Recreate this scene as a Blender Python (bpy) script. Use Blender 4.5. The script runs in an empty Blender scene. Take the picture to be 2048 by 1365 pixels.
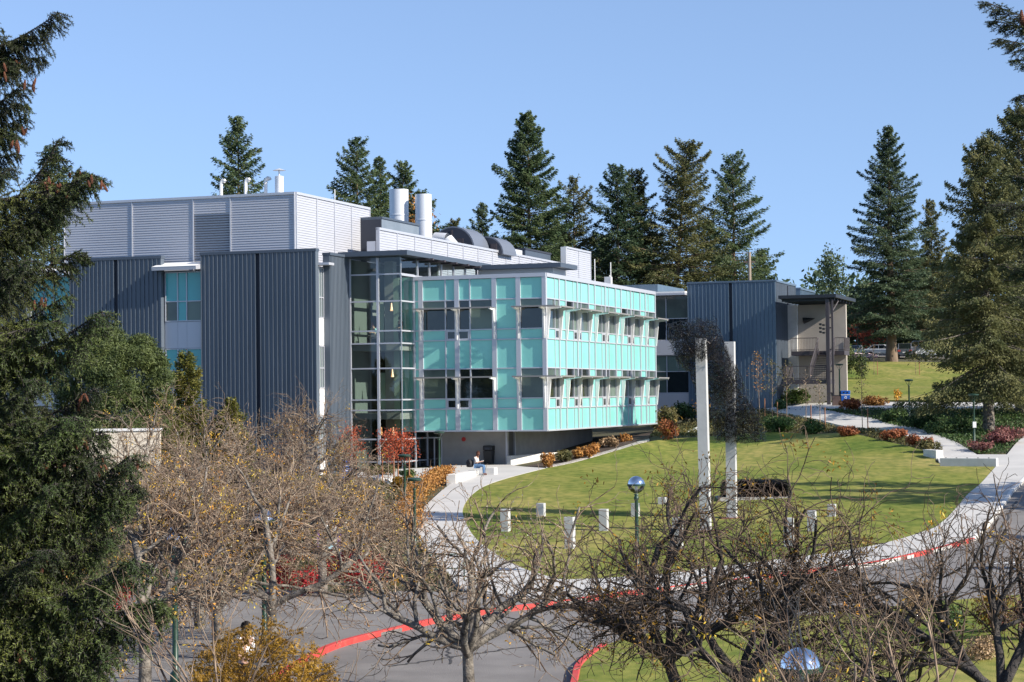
import bpy, bmesh, math, random
import numpy as np
from mathutils import Vector, Matrix
from mathutils.geometry import tessellate_polygon
R_ = math.radians
scene = bpy.context.scene
COL = scene.collection

# ------------------------------------------------------------------ camera
F_PX, PITCH, ROLL, ZC = 3988.2, .0277, -.0116, 5.3
_cp, _sp, _cr, _sr = math.cos(PITCH), math.sin(PITCH), math.cos(ROLL), math.sin(ROLL)
FW = np.array([0, _cp, _sp]); _R0 = np.array([1., 0, 0]); _U0 = np.array([0, -_sp, _cp])
RT = _cr * _R0 + _sr * _U0; UP = -_sr * _R0 + _cr * _U0
cam_d = bpy.data.cameras.new('camera'); cam = bpy.data.objects.new('camera', cam_d); COL.objects.link(cam)
cam.matrix_world = Matrix(((RT[0], UP[0], -FW[0], 0), (RT[1], UP[1], -FW[1], 0), (RT[2], UP[2], -FW[2], ZC), (0, 0, 0, 1)))
cam_d.sensor_width = 36; cam_d.lens = F_PX / 2048 * 36
cam_d.clip_start = .5; cam_d.clip_end = 6000
scene.camera = cam

# ------------------------------------------------------------------ sky, sun, exposure
SUN_EL = 31.0
SUN_AZ = math.atan2(.885, -.465)                     # measured from +Y towards +X
world = bpy.data.worlds.new('World'); scene.world = world; world.use_nodes = True
wn = world.node_tree.nodes; wl = world.node_tree.links
sky = wn.new('ShaderNodeTexSky'); sky.sky_type = 'NISHITA'; sky.sun_disc = False
sky.sun_elevation = R_(SUN_EL); sky.sun_rotation = SUN_AZ
sky.air_density = .85; sky.dust_density = .2; sky.ozone_density = 5.5; sky.altitude = 100
tcw = wn.new('ShaderNodeTexCoord'); mpw = wn.new('ShaderNodeMapping'); mpw.inputs['Scale'].default_value = (1, 1, .7); mpw.inputs['Location'].default_value = (0, 0, .115)
nrw = wn.new('ShaderNodeVectorMath'); nrw.operation = 'NORMALIZE'       # the sky's low band is a little deeper blue than the model's
wl.new(tcw.outputs['Generated'], mpw.inputs[0]); wl.new(mpw.outputs[0], nrw.inputs[0]); wl.new(nrw.outputs[0], sky.inputs['Vector'])
hsw = wn.new('ShaderNodeHueSaturation'); hsw.inputs['Saturation'].default_value = .87; wl.new(sky.outputs[0], hsw.inputs['Color']); wl.new(hsw.outputs[0], wn['Background'].inputs[0]); wn['Background'].inputs[1].default_value = .12
sd = bpy.data.lights.new('sun', 'SUN'); sd.energy = 4.7; sd.angle = R_(.53); sd.color = (1, .93, .82)
sun = bpy.data.objects.new('sun', sd); COL.objects.link(sun)
_ts = Vector((math.sin(SUN_AZ) * math.cos(R_(SUN_EL)), math.cos(SUN_AZ) * math.cos(R_(SUN_EL)), math.sin(R_(SUN_EL))))
sun.rotation_euler = _ts.to_track_quat('Z', 'Y').to_euler()
scene.view_settings.view_transform = 'Standard'; scene.view_settings.look = 'None'
scene.view_settings.exposure = .7; scene.view_settings.gamma = 1
scene.cycles.max_bounces = 6; scene.cycles.transparent_max_bounces = 12

# ------------------------------------------------------------------ helpers: rays, terrain
def ray(px, py):
    d = FW * F_PX + RT * (px - 1024) + UP * (682.5 - py)
    return d / d[1]
def at(px, py, d):
    return ray(px, py) * d + np.array([0, 0, ZC])
def onz(px, py, z):
    r = ray(px, py); return r * ((z - ZC) / r[2]) + np.array([0, 0, ZC])

_gc = [(240,1340,-1),(600,1345,-1),(1000,1360,-1),(1600,1360,-1),(2040,1340,-1),(800,1250,-1),(1200,1200,-1),(1700,1135,-.95),(2040,1200,-.85),
 (1950,1083,-.7),(1953,980,.4),(1988,940,1.05),(1990,915,1.5),(2045,878,2.3),(1100,1160,-1),(1440,1050,-.52),(1300,1000,.1),(1000,1000,.1),
 (1400,960,.6),(1650,960,.75),(1870,990,.4),(1800,1060,-.4),(1700,900,1.75),(1400,900,1.6),(1200,930,.95),(1400,876,2.2),(1650,872,2.35),
 (1280,889,1.9),(1870,912,1.55),(1040,940,.85),(950,955,.65),(780,945,.75),(860,1000,.1),(829,1099,-.8),(832,1040,-.3),(700,1000,.1),(600,1150,-.85),
 (450,960,.5),(300,960,.4),(1187,888,1.9),(1311,862,2.8),(1400,850,2.9),(1450,812,4.3),(1550,812,4.35),(1690,818,4.05),(1850,818,4.0),(2048,818,3.95),
 (1740,858,2.9),(1850,890,2.1),(1978,868,2.5)]
_P = [onz(*g) for g in _gc]
_P += [at(1750,790,170), at(1750,740,215), at(1750,716,240), at(1690,716,240), at(1950,762,200), at(1950,722,240)]
_P += [np.array(p, float) for p in ((-60,175,4),(-60,130,1.2),(-45,90,.2),(-40,45,-1),(0,8,-1),(-20,10,-1),(22,10,-1),(32,45,-.7),(45,75,.4),(70,115,2.6),
        (85,200,6.5),(70,250,10),(0,255,9),(-60,260,8),(100,265,10.5),(20,200,6.2),(-25,200,5.5))]
_P = np.array(_P); _C = _P[:, :2] / 100.
def _tps(r2): return np.where(r2 > 1e-12, r2 * np.log(np.maximum(r2, 1e-12)) * .5, 0)
_n = len(_C); _K = _tps(((_C[:, None] - _C[None]) ** 2).sum(-1)) + np.eye(_n) * 2e-3
_Q = np.hstack([np.ones((_n, 1)), _C]); _A = np.zeros((_n + 3, _n + 3)); _A[:_n, :_n] = _K; _A[:_n, _n:] = _Q; _A[_n:, :_n] = _Q.T
_W = np.linalg.solve(_A, np.concatenate([_P[:, 2], np.zeros(3)]))
def T(x, y):
    x = np.clip(np.asarray(x, float), -62, 100) / 100; y = np.clip(np.asarray(y, float), 6, 265) / 100
    X = np.stack([np.atleast_1d(x).ravel(), np.atleast_1d(y).ravel()], 1)
    out = np.empty(len(X))
    for i in range(0, len(X), 20000):
        c = X[i:i + 20000]
        out[i:i + 20000] = _tps(((c[:, None] - _C[None]) ** 2).sum(-1)) @ _W[:_n] + _W[_n] + c @ _W[_n + 1:]
    return out
def tz(x, y): return float(T(x, y)[0])
_dd = np.arange(12, 420, .4)
def gat(px, py):
    r = ray(px, py); zz = ZC + r[2] * _dd - T(r[0] * _dd, _dd)
    i = int(np.argmax(zz < 0)) if (zz < 0).any() else len(_dd) - 1
    a, b = _dd[max(i - 1, 0)], _dd[i]
    for _ in range(18):
        m = (a + b) / 2
        if ZC + r[2] * m < tz(r[0] * m, m): b = m
        else: a = m
    m = (a + b) / 2
    return np.array([r[0] * m, m, tz(r[0] * m, m)])
def gd(px, d):
    """a point of the ground seen in pixel column px at depth d"""
    x = at(px, 790, d)[0]; return np.array([x, d, tz(x, d)])

# ------------------------------------------------------------------ helpers: objects
def tag(o, label=None, cat=None, group=None, kind=None):
    if label: o['label'] = label
    if cat: o['category'] = cat
    if group: o['group'] = group
    if kind: o['kind'] = kind
    return o
def empty(name, loc=(0, 0, 0), rz=0, label=None, cat=None, group=None):
    o = bpy.data.objects.new(name, None); COL.objects.link(o); o.location = loc; o.rotation_euler = (0, 0, rz)
    o.empty_display_size = .1
    return tag(o, label, cat, group)
def obj(name, me, parent=None, loc=None, rot=None, scale=None):
    o = bpy.data.objects.new(name, me); COL.objects.link(o)
    if parent is not None: o.parent = parent
    if loc is not None: o.location = loc
    if rot is not None: o.rotation_euler = rot
    if scale is not None: o.scale = scale if hasattr(scale, '__len__') else (scale,) * 3
    return o
def npmesh(name, V, F, mats, mi=None, smooth=False):
    """V (N,3); F (M,k) one face size"""
    me = bpy.data.meshes.new(name); V = np.asarray(V, np.float32); F = np.asarray(F, np.int32)
    k = F.shape[1]; me.vertices.add(len(V)); me.vertices.foreach_set('co', V.ravel())
    me.loops.add(F.size); me.loops.foreach_set('vertex_index', F.ravel())
    me.polygons.add(len(F)); me.polygons.foreach_set('loop_start', np.arange(0, F.size, k, dtype=np.int32))
    me.polygons.foreach_set('loop_total', np.full(len(F), k, np.int32))
    for m in (mats if isinstance(mats, (list, tuple)) else [mats]): me.materials.append(m)
    if mi is not None: me.polygons.foreach_set('material_index', np.asarray(mi, np.int32))
    if smooth: me.polygons.foreach_set('use_smooth', np.ones(len(F), bool))
    me.update(calc_edges=True); me.validate(); return me
class MB:
    def __init__(s): s.v = []; s.f = []; s.m = []; s.cur = 0
    def mat(s, i): s.cur = i; return s
    def add(s, vs, fs):
        b = len(s.v); s.v += [tuple(map(float, v)) for v in vs]; s.f += [tuple(b + i for i in f) for f in fs]; s.m += [s.cur] * len(fs); return s
    def box(s, a, b):
        (x0, y0, z0), (x1, y1, z1) = a, b
        x0, x1 = min(x0, x1), max(x0, x1); y0, y1 = min(y0, y1), max(y0, y1); z0, z1 = min(z0, z1), max(z0, z1)
        return s.add([(x0,y0,z0),(x1,y0,z0),(x1,y1,z0),(x0,y1,z0),(x0,y0,z1),(x1,y0,z1),(x1,y1,z1),(x0,y1,z1)],
              [(0,3,2,1),(4,5,6,7),(0,1,5,4),(1,2,6,5),(2,3,7,6),(3,0,4,7)])
    def quad(s, *p): return s.add(p, [tuple(range(len(p)))])
    def prism(s, poly, z0, z1):
        n = len(poly); vs = [(p[0], p[1], z0) for p in poly] + [(p[0], p[1], z1) for p in poly]
        return s.add(vs, [tuple(range(n))[::-1], tuple(range(n, 2 * n))] + [(i, (i + 1) % n, n + (i + 1) % n, n + i) for i in range(n)])
    def extr(s, poly3, d):
        """closed planar 3-D outline pushed along d"""
        n = len(poly3); vs = [tuple(p) for p in poly3] + [tuple(np.array(p) + d) for p in poly3]
        return s.add(vs, [tuple(range(n))[::-1], tuple(range(n, 2 * n))] + [(i, (i + 1) % n, n + (i + 1) % n, n + i) for i in range(n)])
    def lathe(s, prof, n=16, c=(0, 0, 0), cap=True):
        vs = []; 
        for r, z in prof: vs += [(c[0] + r * math.cos(2 * math.pi * i / n), c[1] + r * math.sin(2 * math.pi * i / n), c[2] + z) for i in range(n)]
        fs = [(k * n + i, k * n + (i + 1) % n, (k + 1) * n + (i + 1) % n, (k + 1) * n + i) for k in range(len(prof) - 1) for i in range(n)]
        if cap: fs += [tuple(range(n))[::-1], tuple((len(prof) - 1) * n + i for i in range(n))]
        return s.add(vs, fs)
    def tube(s, pts, r, n=6):
        V, F = tubes(*segs(pts, r), n); return s.add(V, [tuple(f) for f in F])
    def build(s, name, mats, parent=None, smooth=False, bevel=0, **kw):
        me = bpy.data.meshes.new(name); me.from_pydata(s.v, [], s.f)
        for m in (mats if isinstance(mats, (list, tuple)) else [mats]): me.materials.append(m)
        me.polygons.foreach_set('material_index', s.m)
        if smooth: me.polygons.foreach_set('use_smooth', [True] * len(s.f))
        me.update(); o = obj(name, me, parent, **kw)
        if bevel:
            b = o.modifiers.new('bevel', 'BEVEL'); b.width = bevel; b.segments = 2; b.limit_method = 'ANGLE'
        return o
def segs(pts, r):
    p = np.asarray(pts, float); rr = np.full(len(p), r) if np.isscalar(r) else np.asarray(r, float)
    return p[:-1], p[1:], rr[:-1], rr[1:]
def tubes(p0, p1, r0, r1, n=4):
    p0 = np.asarray(p0, float); p1 = np.asarray(p1, float); N = len(p0); d = p1 - p0; L = np.linalg.norm(d, axis=1, keepdims=True) + 1e-9; d = d / L
    up = np.where(np.abs(d[:, 2:3]) < .9, np.array([[0, 0, 1.]]), np.array([[1., 0, 0]]))
    a = np.cross(d, up); a /= np.linalg.norm(a, axis=1, keepdims=True) + 1e-9; b = np.cross(d, a)
    ang = np.arange(n) * 2 * math.pi / n; c, s = np.cos(ang), np.sin(ang)
    ring = a[:, None] * c[None, :, None] + b[:, None] * s[None, :, None]
    V = np.concatenate([p0[:, None] + ring * np.asarray(r0)[:, None, None], p1[:, None] + ring * np.asarray(r1)[:, None, None]], 1).reshape(-1, 3)
    i = np.arange(n); j = (i + 1) % n; f = np.stack([i, j, n + j, n + i], 1)
    F = (f[None] + (np.arange(N) * 2 * n)[:, None, None]).reshape(-1, 4)
    return V, F
def unit(v): return v / (np.linalg.norm(v, axis=-1, keepdims=True) + 1e-9)
def leaves(c, ax, nrm, ln, wd):
    """rhombic leaves: centres c, long axis ax, normal nrm"""
    ax = unit(ax); s = unit(np.cross(nrm, ax)); ln = np.broadcast_to(ln, (len(c),))[:, None]; wd = np.broadcast_to(wd, (len(c),))[:, None]
    V = np.stack([c - ax * ln * .5, c + s * wd * .5 - ax * ln * .05, c + ax * ln * .5, c - s * wd * .5 - ax * ln * .05], 1).reshape(-1, 3)
    return V, np.arange(len(c) * 4).reshape(-1, 4)

# ------------------------------------------------------------------ materials
def mat(name, c, rough=.6, metal=0., c2=None, scale=6., detail=4., bump=0., bscale=None, spec=.5, coat=0., island=0., trans=0., lo=.35, hi=.65, stretch=None, emit=None):
    m = bpy.data.materials.new(name); m.use_nodes = True; n = m.node_tree.nodes; l = m.node_tree.links; b = n['Principled BSDF']
    b.inputs['Base Color'].default_value = (*c, 1); b.inputs['Roughness'].default_value = rough; b.inputs['Metallic'].default_value = metal
    b.inputs['Specular IOR Level'].default_value = spec; b.inputs['Coat Weight'].default_value = coat; b.inputs['Coat Roughness'].default_value = .03
    src = None
    if c2 is not None or bump:
        tc = n.new('ShaderNodeTexCoord'); co = tc.outputs['Object']
        if stretch:
            mp = n.new('ShaderNodeMapping'); mp.inputs['Scale'].default_value = stretch; l.new(co, mp.inputs[0]); co = mp.outputs[0]
        nz = n.new('ShaderNodeTexNoise'); nz.inputs['Scale'].default_value = scale; nz.inputs['Detail'].default_value = detail; l.new(co, nz.inputs['Vector'])
    if c2 is not None:
        rp = n.new('ShaderNodeValToRGB'); rp.color_ramp.elements[0].position = lo; rp.color_ramp.elements[1].position = hi
        rp.color_ramp.elements[0].color = (*c, 1); rp.color_ramp.elements[1].color = (*c2, 1); l.new(nz.outputs['Fac'], rp.inputs[0]); src = rp.outputs[0]
    if island:
        g = n.new('ShaderNodeNewGeometry'); mr = n.new('ShaderNodeMapRange'); mr.inputs[3].default_value = 1 - island; mr.inputs[4].default_value = 1 + island
        l.new(g.outputs['Random Per Island'], mr.inputs[0]); hs = n.new('ShaderNodeHueSaturation'); l.new(mr.outputs[0], hs.inputs['Value'])
        if src: l.new(src, hs.inputs['Color'])
        else: hs.inputs['Color'].default_value = (*c, 1)
        src = hs.outputs[0]
    if src: l.new(src, b.inputs['Base Color'])
    if bump:
        bz = nz
        if bscale:
            bz = n.new('ShaderNodeTexNoise'); bz.inputs['Scale'].default_value = bscale; bz.inputs['Detail'].default_value = 4; l.new(co, bz.inputs['Vector'])
        bp = n.new('ShaderNodeBump'); bp.inputs['Strength'].default_value = bump; bp.inputs['Distance'].default_value = .05; l.new(bz.outputs['Fac'], bp.inputs['Height']); l.new(bp.outputs[0], b.inputs['Normal'])
        if coat: l.new(bp.outputs[0], b.inputs['Coat Normal'])
    if trans:                                       # thin leaves let some light through
        t = n.new('ShaderNodeBsdfTranslucent'); mx = n.new('ShaderNodeMixShader'); mx.inputs[0].default_value = trans
        if src: l.new(src, t.inputs[0])
        else: t.inputs[0].default_value = (*c, 1)
        l.new(b.outputs[0], mx.inputs[1]); l.new(t.outputs[0], mx.inputs[2]); l.new(mx.outputs[0], n['Material Output'].inputs[0])
    return m
def glassmat(name, tint, gl=.9):
    m = bpy.data.materials.new(name); m.use_nodes = True; n = m.node_tree.nodes; l = m.node_tree.links
    t = n.new('ShaderNodeBsdfTransparent'); t.inputs[0].default_value = (*tint, 1); g = n.new('ShaderNodeBsdfGlossy'); g.inputs['Roughness'].default_value = .01; g.inputs[0].default_value = (gl, gl, gl, 1)
    fr = n.new('ShaderNodeFresnel'); fr.inputs[0].default_value = 1.75; mx = n.new('ShaderNodeMixShader'); l.new(fr.outputs[0], mx.inputs[0]); l.new(t.outputs[0], mx.inputs[1]); l.new(g.outputs[0], mx.inputs[2])
    l.new(mx.outputs[0], n['Material Output'].inputs[0]); return m
M = {}
M['dark_metal'] = mat('dark_ribbed_metal', (.098, .122, .152), .42, .15, (.125, .15, .182), .9, 6, stretch=(2.5, 2.5, .18))
M['dark_trim'] = mat('dark_trim', (.075, .095, .125), .45, .1)
M['far_metal'] = mat('blue_grey_ribbed_metal', (.1, .152, .205), .42, .15, (.13, .182, .24), .9, 6, stretch=(2.5, 2.5, .18))
M['far_trim'] = mat('blue_grey_trim', (.1, .145, .2), .45, .1)
M['louver'] = mat('silver_louver', (.47, .475, .51), .45, .25, (.5, .505, .54), .4)
M['intake'] = mat('intake_slat', (.07, .075, .095), .5)
M['louver_dark'] = mat('near_black_and_shade', (.03, .035, .05), .6)  # near-black of dark parts; also paints the shade under the garden wall panels
M['mull'] = mat('aluminium', (.52, .53, .57), .38, .3)
M['shade'] = mat('sunshade_metal', (.27, .26, .25), .5, .2)
M['white'] = mat('white_metal', (.74, .73, .71), .5)
M['whiteroof'] = mat('white_roof', (.8, .79, .77), .7)
M['teal'] = mat('frosted_teal_glass', (.225, .6, .525), .35, 0, (.245, .63, .55), .35, coat=.6, bump=.25, bscale=.35, island=.07)
M['win'] = mat('window_glass', (.013, .019, .02), .03, 0, spec=.9, bump=.012, bscale=.7)
M['win_blind'] = mat('window_blind_behind_glass', (.11, .16, .125), .5, 0, (.125, .175, .14), 3, coat=.8, stretch=(1, 1, 30))
M['win_mid'] = mat('window_mid_tone', (.045, .065, .055), .3, 0, (.085, .12, .095), .5, coat=.8)  # mid-tone panes, between the dark glass and the blinds
M['win_teal'] = mat('window_teal', (.045, .36, .36), .2, 0, (.06, .42, .42), .4, coat=.8)
M['glass'] = glassmat('clear_green_glass', (.8, .9, .86))
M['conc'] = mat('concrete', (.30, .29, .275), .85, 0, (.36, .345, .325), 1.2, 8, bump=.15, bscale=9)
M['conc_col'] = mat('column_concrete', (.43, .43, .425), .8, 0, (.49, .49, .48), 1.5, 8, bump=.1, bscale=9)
M['conc_warm'] = mat('board_concrete', (.43, .385, .335), .85, 0, (.49, .44, .385), .8, 8, bump=.12, bscale=7)
M['conc_white'] = mat('pale_concrete', (.62, .6, .56), .8, 0, (.7, .68, .64), 2.5, 6, bump=.1, bscale=12)
M['cream'] = mat('cream_panel', (.6, .53, .42), .8, 0, (.66, .58, .47), 1.5, 6)
M['path'] = mat('pale_pavement', (.47, .455, .43), .85, 0, (.54, .52, .49), .5, 9, bump=.1, bscale=14)
M['asphalt'] = mat('asphalt', (.16, .148, .14), .9, 0, (.215, .2, .188), .7, 14, bump=.3, bscale=30)
M['red_paint'] = mat('red_kerb_paint', (.52, .05, .04), .65, 0, (.5, .09, .065), 3, 8, lo=.5, hi=.75)
M['soil'] = mat('bark_mulch', (.035, .024, .019), .95, 0, (.075, .052, .038), 2.5, 10, bump=.6, bscale=18)
M['earth'] = mat('planted_earth', (.05, .052, .022), .95, 0, (.1, .085, .04), .8, 10, bump=.5, bscale=8)
M['gravel'] = mat('pale_gravel', (.22, .2, .18), .95, 0, (.5, .47, .43), 5, 8, bump=.8, bscale=12)
M['bark'] = mat('grey_bark', (.055, .046, .038), .9, 0, (.24, .21, .175), 6, 8, bump=.8, bscale=22)
M['bark_dark'] = mat('dark_bark', (.022, .018, .017), .9, 0, (.065, .056, .05), 5, 8, bump=.8, bscale=22)
M['bark_red'] = mat('fir_bark', (.14, .095, .06), .95, 0, (.22, .16, .11), 3, 8, bump=.9, bscale=8, stretch=(1, 1, .25))
M['twig'] = mat('pale_twig', (.085, .05, .032), .85, 0, (.37, .27, .185), 4, lo=.4, hi=.62)
M['twig_dark'] = mat('dark_twig', (.04, .027, .02), .85, 0, (.2, .135, .09), 4, lo=.42, hi=.66)
M['lichen'] = mat('lichen', (.27, .27, .2), .95, 0, (.4, .39, .31), 3, island=.3)
M['hood'] = mat('hood_metal', (.2, .22, .26), .45, .4)
M['chrome'] = mat('chrome', (.8, .81, .83), .06, 1)
M['steel'] = mat('galvanised_steel', (.62, .63, .65), .42, .25, (.72, .73, .74), 1.2, stretch=(1, 1, .2))
M['green_post'] = mat('green_post', (.018, .05, .03), .4)
M['black'] = mat('black_metal', (.012, .013, .014), .45)
M['brown_steel'] = mat('brown_steel', (.055, .045, .05), .55)
M['bin_brown'] = mat('brown_plastic', (.1, .065, .055), .55)
M['bin_blue'] = mat('blue_plastic', (.012, .1, .42), .45)
M['purple'] = mat('purple_paint', (.13, .06, .24), .5)
M['wood'] = mat('stake_wood', (.33, .15, .08), .85)
M['wire'] = mat('dark_bronze_wire', (.02, .016, .016), .22, .5, island=.95)  # wide brightness spread per wire puts glint highlights into the colour
M['skin'] = mat('skin', (.5, .3, .22), .6)
M['hair_brown'] = mat('brown_hair', (.11, .035, .017), .6)
M['hair_dark'] = mat('dark_hair', (.02, .014, .011), .6)
M['shirt_white'] = mat('white_cloth', (.72, .66, .6), .9, bump=.2, scale=20)
M['shirt_teal'] = mat('pale_teal_cloth', (.35, .6, .58), .9)
M['shirt_dark'] = mat('dark_cloth', (.04, .045, .05), .9)
M['jeans'] = mat('blue_jeans', (.08, .16, .29), .9)
M['trousers'] = mat('dark_trousers', (.03, .03, .035), .9)
M['shoe'] = mat('brown_shoes', (.12, .04, .025), .7)
M['bag'] = mat('black_bag', (.015, .015, .017), .7)
def leafmat(n, a, b, s=.7, tr=.25, isl=.4): M[n] = mat(n, a, .6, 0, b, s, 3, island=isl, trans=tr, spec=.35)
leafmat('fir_green', (0.069, 0.114, 0.051), (0.145, 0.182, 0.076), .45, .3)
leafmat('fir_dark', (0.046, 0.084, 0.046), (0.091, 0.130, 0.061), .45, .3)
leafmat('fir_blue', (0.061, 0.099, 0.055), (0.117, 0.152, 0.076), .45, .3)
leafmat('fir_brown', (0.095, 0.110, 0.043), (0.182, 0.175, 0.069), .45, .3)
leafmat('spruce_near', (.032, .055, .014), (.115, .13, .03), .9, .07)
leafmat('pine_green', (.055, .08, .024), (.12, .145, .042), .8)
leafmat('cedar_green', (.11, .125, .025), (.22, .2, .045), .9)
leafmat('shrub_green', (.035, .07, .02), (.08, .13, .035), .9)
leafmat('shrub_light', (.12, .19, .035), (.22, .28, .07), .9)
leafmat('shrub_olive', (.08, .085, .03), (.17, .14, .05), .7)
leafmat('leaf_orange', (.32, .13, .035), (.5, .26, .07), 1.2)
leafmat('leaf_rust', (.25, .075, .03), (.4, .15, .06), 1.2)
leafmat('leaf_red', (.38, .02, .03), (.5, .045, .04), 1.2)
leafmat('leaf_maple', (.36, .055, .025), (.48, .12, .05), 1.)
leafmat('leaf_yellow', (.56, .24, .03), (.64, .48, .06), 1.5)
leafmat('leaf_gold', (.14, .075, .01), (.36, .2, .02), 1.)
leafmat('leaf_tan', (.3, .2, .11), (.46, .32, .19), 1.2)
leafmat('leaf_heather', (.2, .06, .06), (.28, .14, .11), 1.2)
_sn = M['spruce_near'].node_tree; _oi = _sn.nodes.new('ShaderNodeObjectInfo'); _mr = _sn.nodes.new('ShaderNodeMapRange'); _mr.inputs[3].default_value = .35; _mr.inputs[4].default_value = 1.4   # boughs differ in tone: sunlit and shaded sprays put into the colour
_h2 = _sn.nodes.new('ShaderNodeHueSaturation'); _h1 = next(x for x in _sn.nodes if x.type == 'HUE_SAT' and x != _h2); _sn.links.new(_oi.outputs['Random'], _mr.inputs[0]); _sn.links.new(_mr.outputs[0], _h2.inputs['Value']); _sn.links.new(_h1.outputs[0], _h2.inputs['Color'])
for _x in _sn.nodes:
    if _x.type == 'BSDF_PRINCIPLED': _sn.links.new(_h2.outputs[0], _x.inputs['Base Color'])
    if _x.type == 'BSDF_TRANSLUCENT': _sn.links.new(_h2.outputs[0], _x.inputs[0])
M['cone'] = mat('spruce_cone', (.13, .045, .022), .8, 0, (.27, .1, .05), 30, bump=1, bscale=60)
def grassmat():
    m = mat('lawn_grass', (.075, .125, .018), .9, spec=.15); n = m.node_tree.nodes; l = m.node_tree.links; b = n['Principled BSDF']
    tc = n.new('ShaderNodeTexCoord'); cols = []
    def nz(s, d, st=(1, 1, 1)):
        mp = n.new('ShaderNodeMapping'); mp.inputs['Scale'].default_value = st; l.new(tc.outputs['Object'], mp.inputs[0])
        q = n.new('ShaderNodeTexNoise'); q.inputs['Scale'].default_value = s; q.inputs['Detail'].default_value = d; l.new(mp.outputs[0], q.inputs['Vector']); return q
    a = nz(.16, 5, (1, .6, 1)); r = n.new('ShaderNodeValToRGB'); e = r.color_ramp.elements
    e[0].position = .3; e[0].color = (.115, .16, .026, 1); e[1].position = .7; e[1].color = (.3, .26, .085, 1)
    e2 = e.new(.5); e2.color = (.2, .21, .046, 1); l.new(a.outputs['Fac'], r.inputs[0])
    f = nz(2.2, 10, (1, .55, 1)); r2 = n.new('ShaderNodeValToRGB'); r2.color_ramp.elements[0].color = (.62, .74, .6, 1); r2.color_ramp.elements[1].color = (1.3, 1.2, 1.25, 1); r2.color_ramp.elements[0].position = .33; r2.color_ramp.elements[1].position = .67
    l.new(f.outputs['Fac'], r2.inputs[0]); mx = n.new('ShaderNodeMix'); mx.data_type = 'RGBA'; mx.blend_type = 'MULTIPLY'; mx.inputs[0].default_value = 1
    l.new(r.outputs[0], mx.inputs[6]); l.new(r2.outputs[0], mx.inputs[7]); l.new(mx.outputs[2], b.inputs['Base Color'])
    g = nz(40, 3); bp = n.new('ShaderNodeBump'); bp.inputs['Strength'].default_value = .5; bp.inputs['Distance'].default_value = .03; l.new(g.outputs['Fac'], bp.inputs['Height']); l.new(bp.outputs[0], b.inputs['Normal'])
    return m
M['grass'] = grassmat()

# ------------------------------------------------------------------ the ground and what lies flat on it
def axis(lo, hi, a, b):
    """1 m steps from lo to hi, growing outwards to a and b"""
    v = list(np.arange(lo, hi + .5)); s = 1.
    while v[-1] < b: s *= 1.5; v.append(v[-1] + s)
    s = 1.
    while v[0] > a: s *= 1.5; v.insert(0, v[0] - s)
    return np.array(v)
gx = axis(-62, 100, -2500, 2500); gy = axis(6, 265, -150, 4500)
GX, GY = np.meshgrid(gx, gy); GZ = T(GX, GY)
nx, ny = len(gx), len(gy); ii = (np.arange(ny - 1)[:, None] * nx + np.arange(nx - 1)[None]).ravel()
tag(obj('ground', npmesh('ground', np.stack([GX.ravel(), GY.ravel(), GZ], 1), np.stack([ii, ii + 1, ii + nx + 1, ii + nx], 1), M['earth'], smooth=True)), kind='structure')
def _clip(poly, ax, v, keep_hi):
    out = []
    for i in range(len(poly)):
        p, q = poly[i - 1], poly[i]; a = (p[ax] - v) * (1 if keep_hi else -1); b = (q[ax] - v) * (1 if keep_hi else -1)
        if (a >= 0) != (b >= 0):
            t = a / (a - b); out.append((p[0] + (q[0] - p[0]) * t, p[1] + (q[1] - p[1]) * t))
        if b >= 0: out.append(q)
    return out
def drape(name, poly, off, m, kind='structure', step=1.):
    poly = [tuple(p[:2]) for p in poly]; mb = MB()
    for tri in tessellate_polygon([[Vector((*p, 0)) for p in poly]]):
        tp = [poly[i] for i in tri]; ys = [p[1] for p in tp]
        for j in range(math.floor(min(ys)), math.ceil(max(ys))):
            st = _clip(_clip(tp, 1, j, True), 1, j + 1, False)
            if len(st) < 3: continue
            xs = [p[0] for p in st]
            for i in range(math.floor(min(xs)), math.ceil(max(xs))):
                c = _clip(_clip(st, 0, i, True), 0, i + 1, False)
                if len(c) < 3: continue
                ar = sum(c[k - 1][0] * c[k][1] - c[k][0] * c[k - 1][1] for k in range(len(c)))
                if abs(ar) < 1e-6: continue
                if ar < 0: c = c[::-1]
                mb.add([(p[0], p[1], 0) for p in c], [tuple(range(len(c)))])
    v = np.array(mb.v); v[:, 2] = T(v[:, 0], v[:, 1]) + off; mb.v = [tuple(p) for p in v]
    o = mb.build(name, m)
    bm = bmesh.new(); bm.from_mesh(o.data); bmesh.ops.remove_doubles(bm, verts=bm.verts, dist=2e-3)
    ex = bmesh.ops.extrude_edge_only(bm, edges=[e for e in bm.edges if e.is_boundary]); bmesh.ops.translate(bm, vec=(0, 0, -.2), verts=[g for g in ex['geom'] if isinstance(g, bmesh.types.BMVert)]); bm.to_mesh(o.data); bm.free()
    return tag(o, kind=kind)
def px(*pts): return [gat(*p) for p in pts]
def dense(pts, n=6):
    p = np.array([q[:2] for q in pts]); q = np.vstack([2 * p[0] - p[1], p, 2 * p[-1] - p[-2]]); out = []
    for i in range(1, len(q) - 2):
        for t in np.arange(n) / n:
            a, b, c, d = q[i - 1], q[i], q[i + 1], q[i + 2]
            out.append(.5 * (2 * b + (c - a) * t + (2 * a - 5 * b + 4 * c - d) * t * t + (3 * b - a - 3 * c + d) * t ** 3))
    return np.array(out + [p[-1]])
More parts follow.
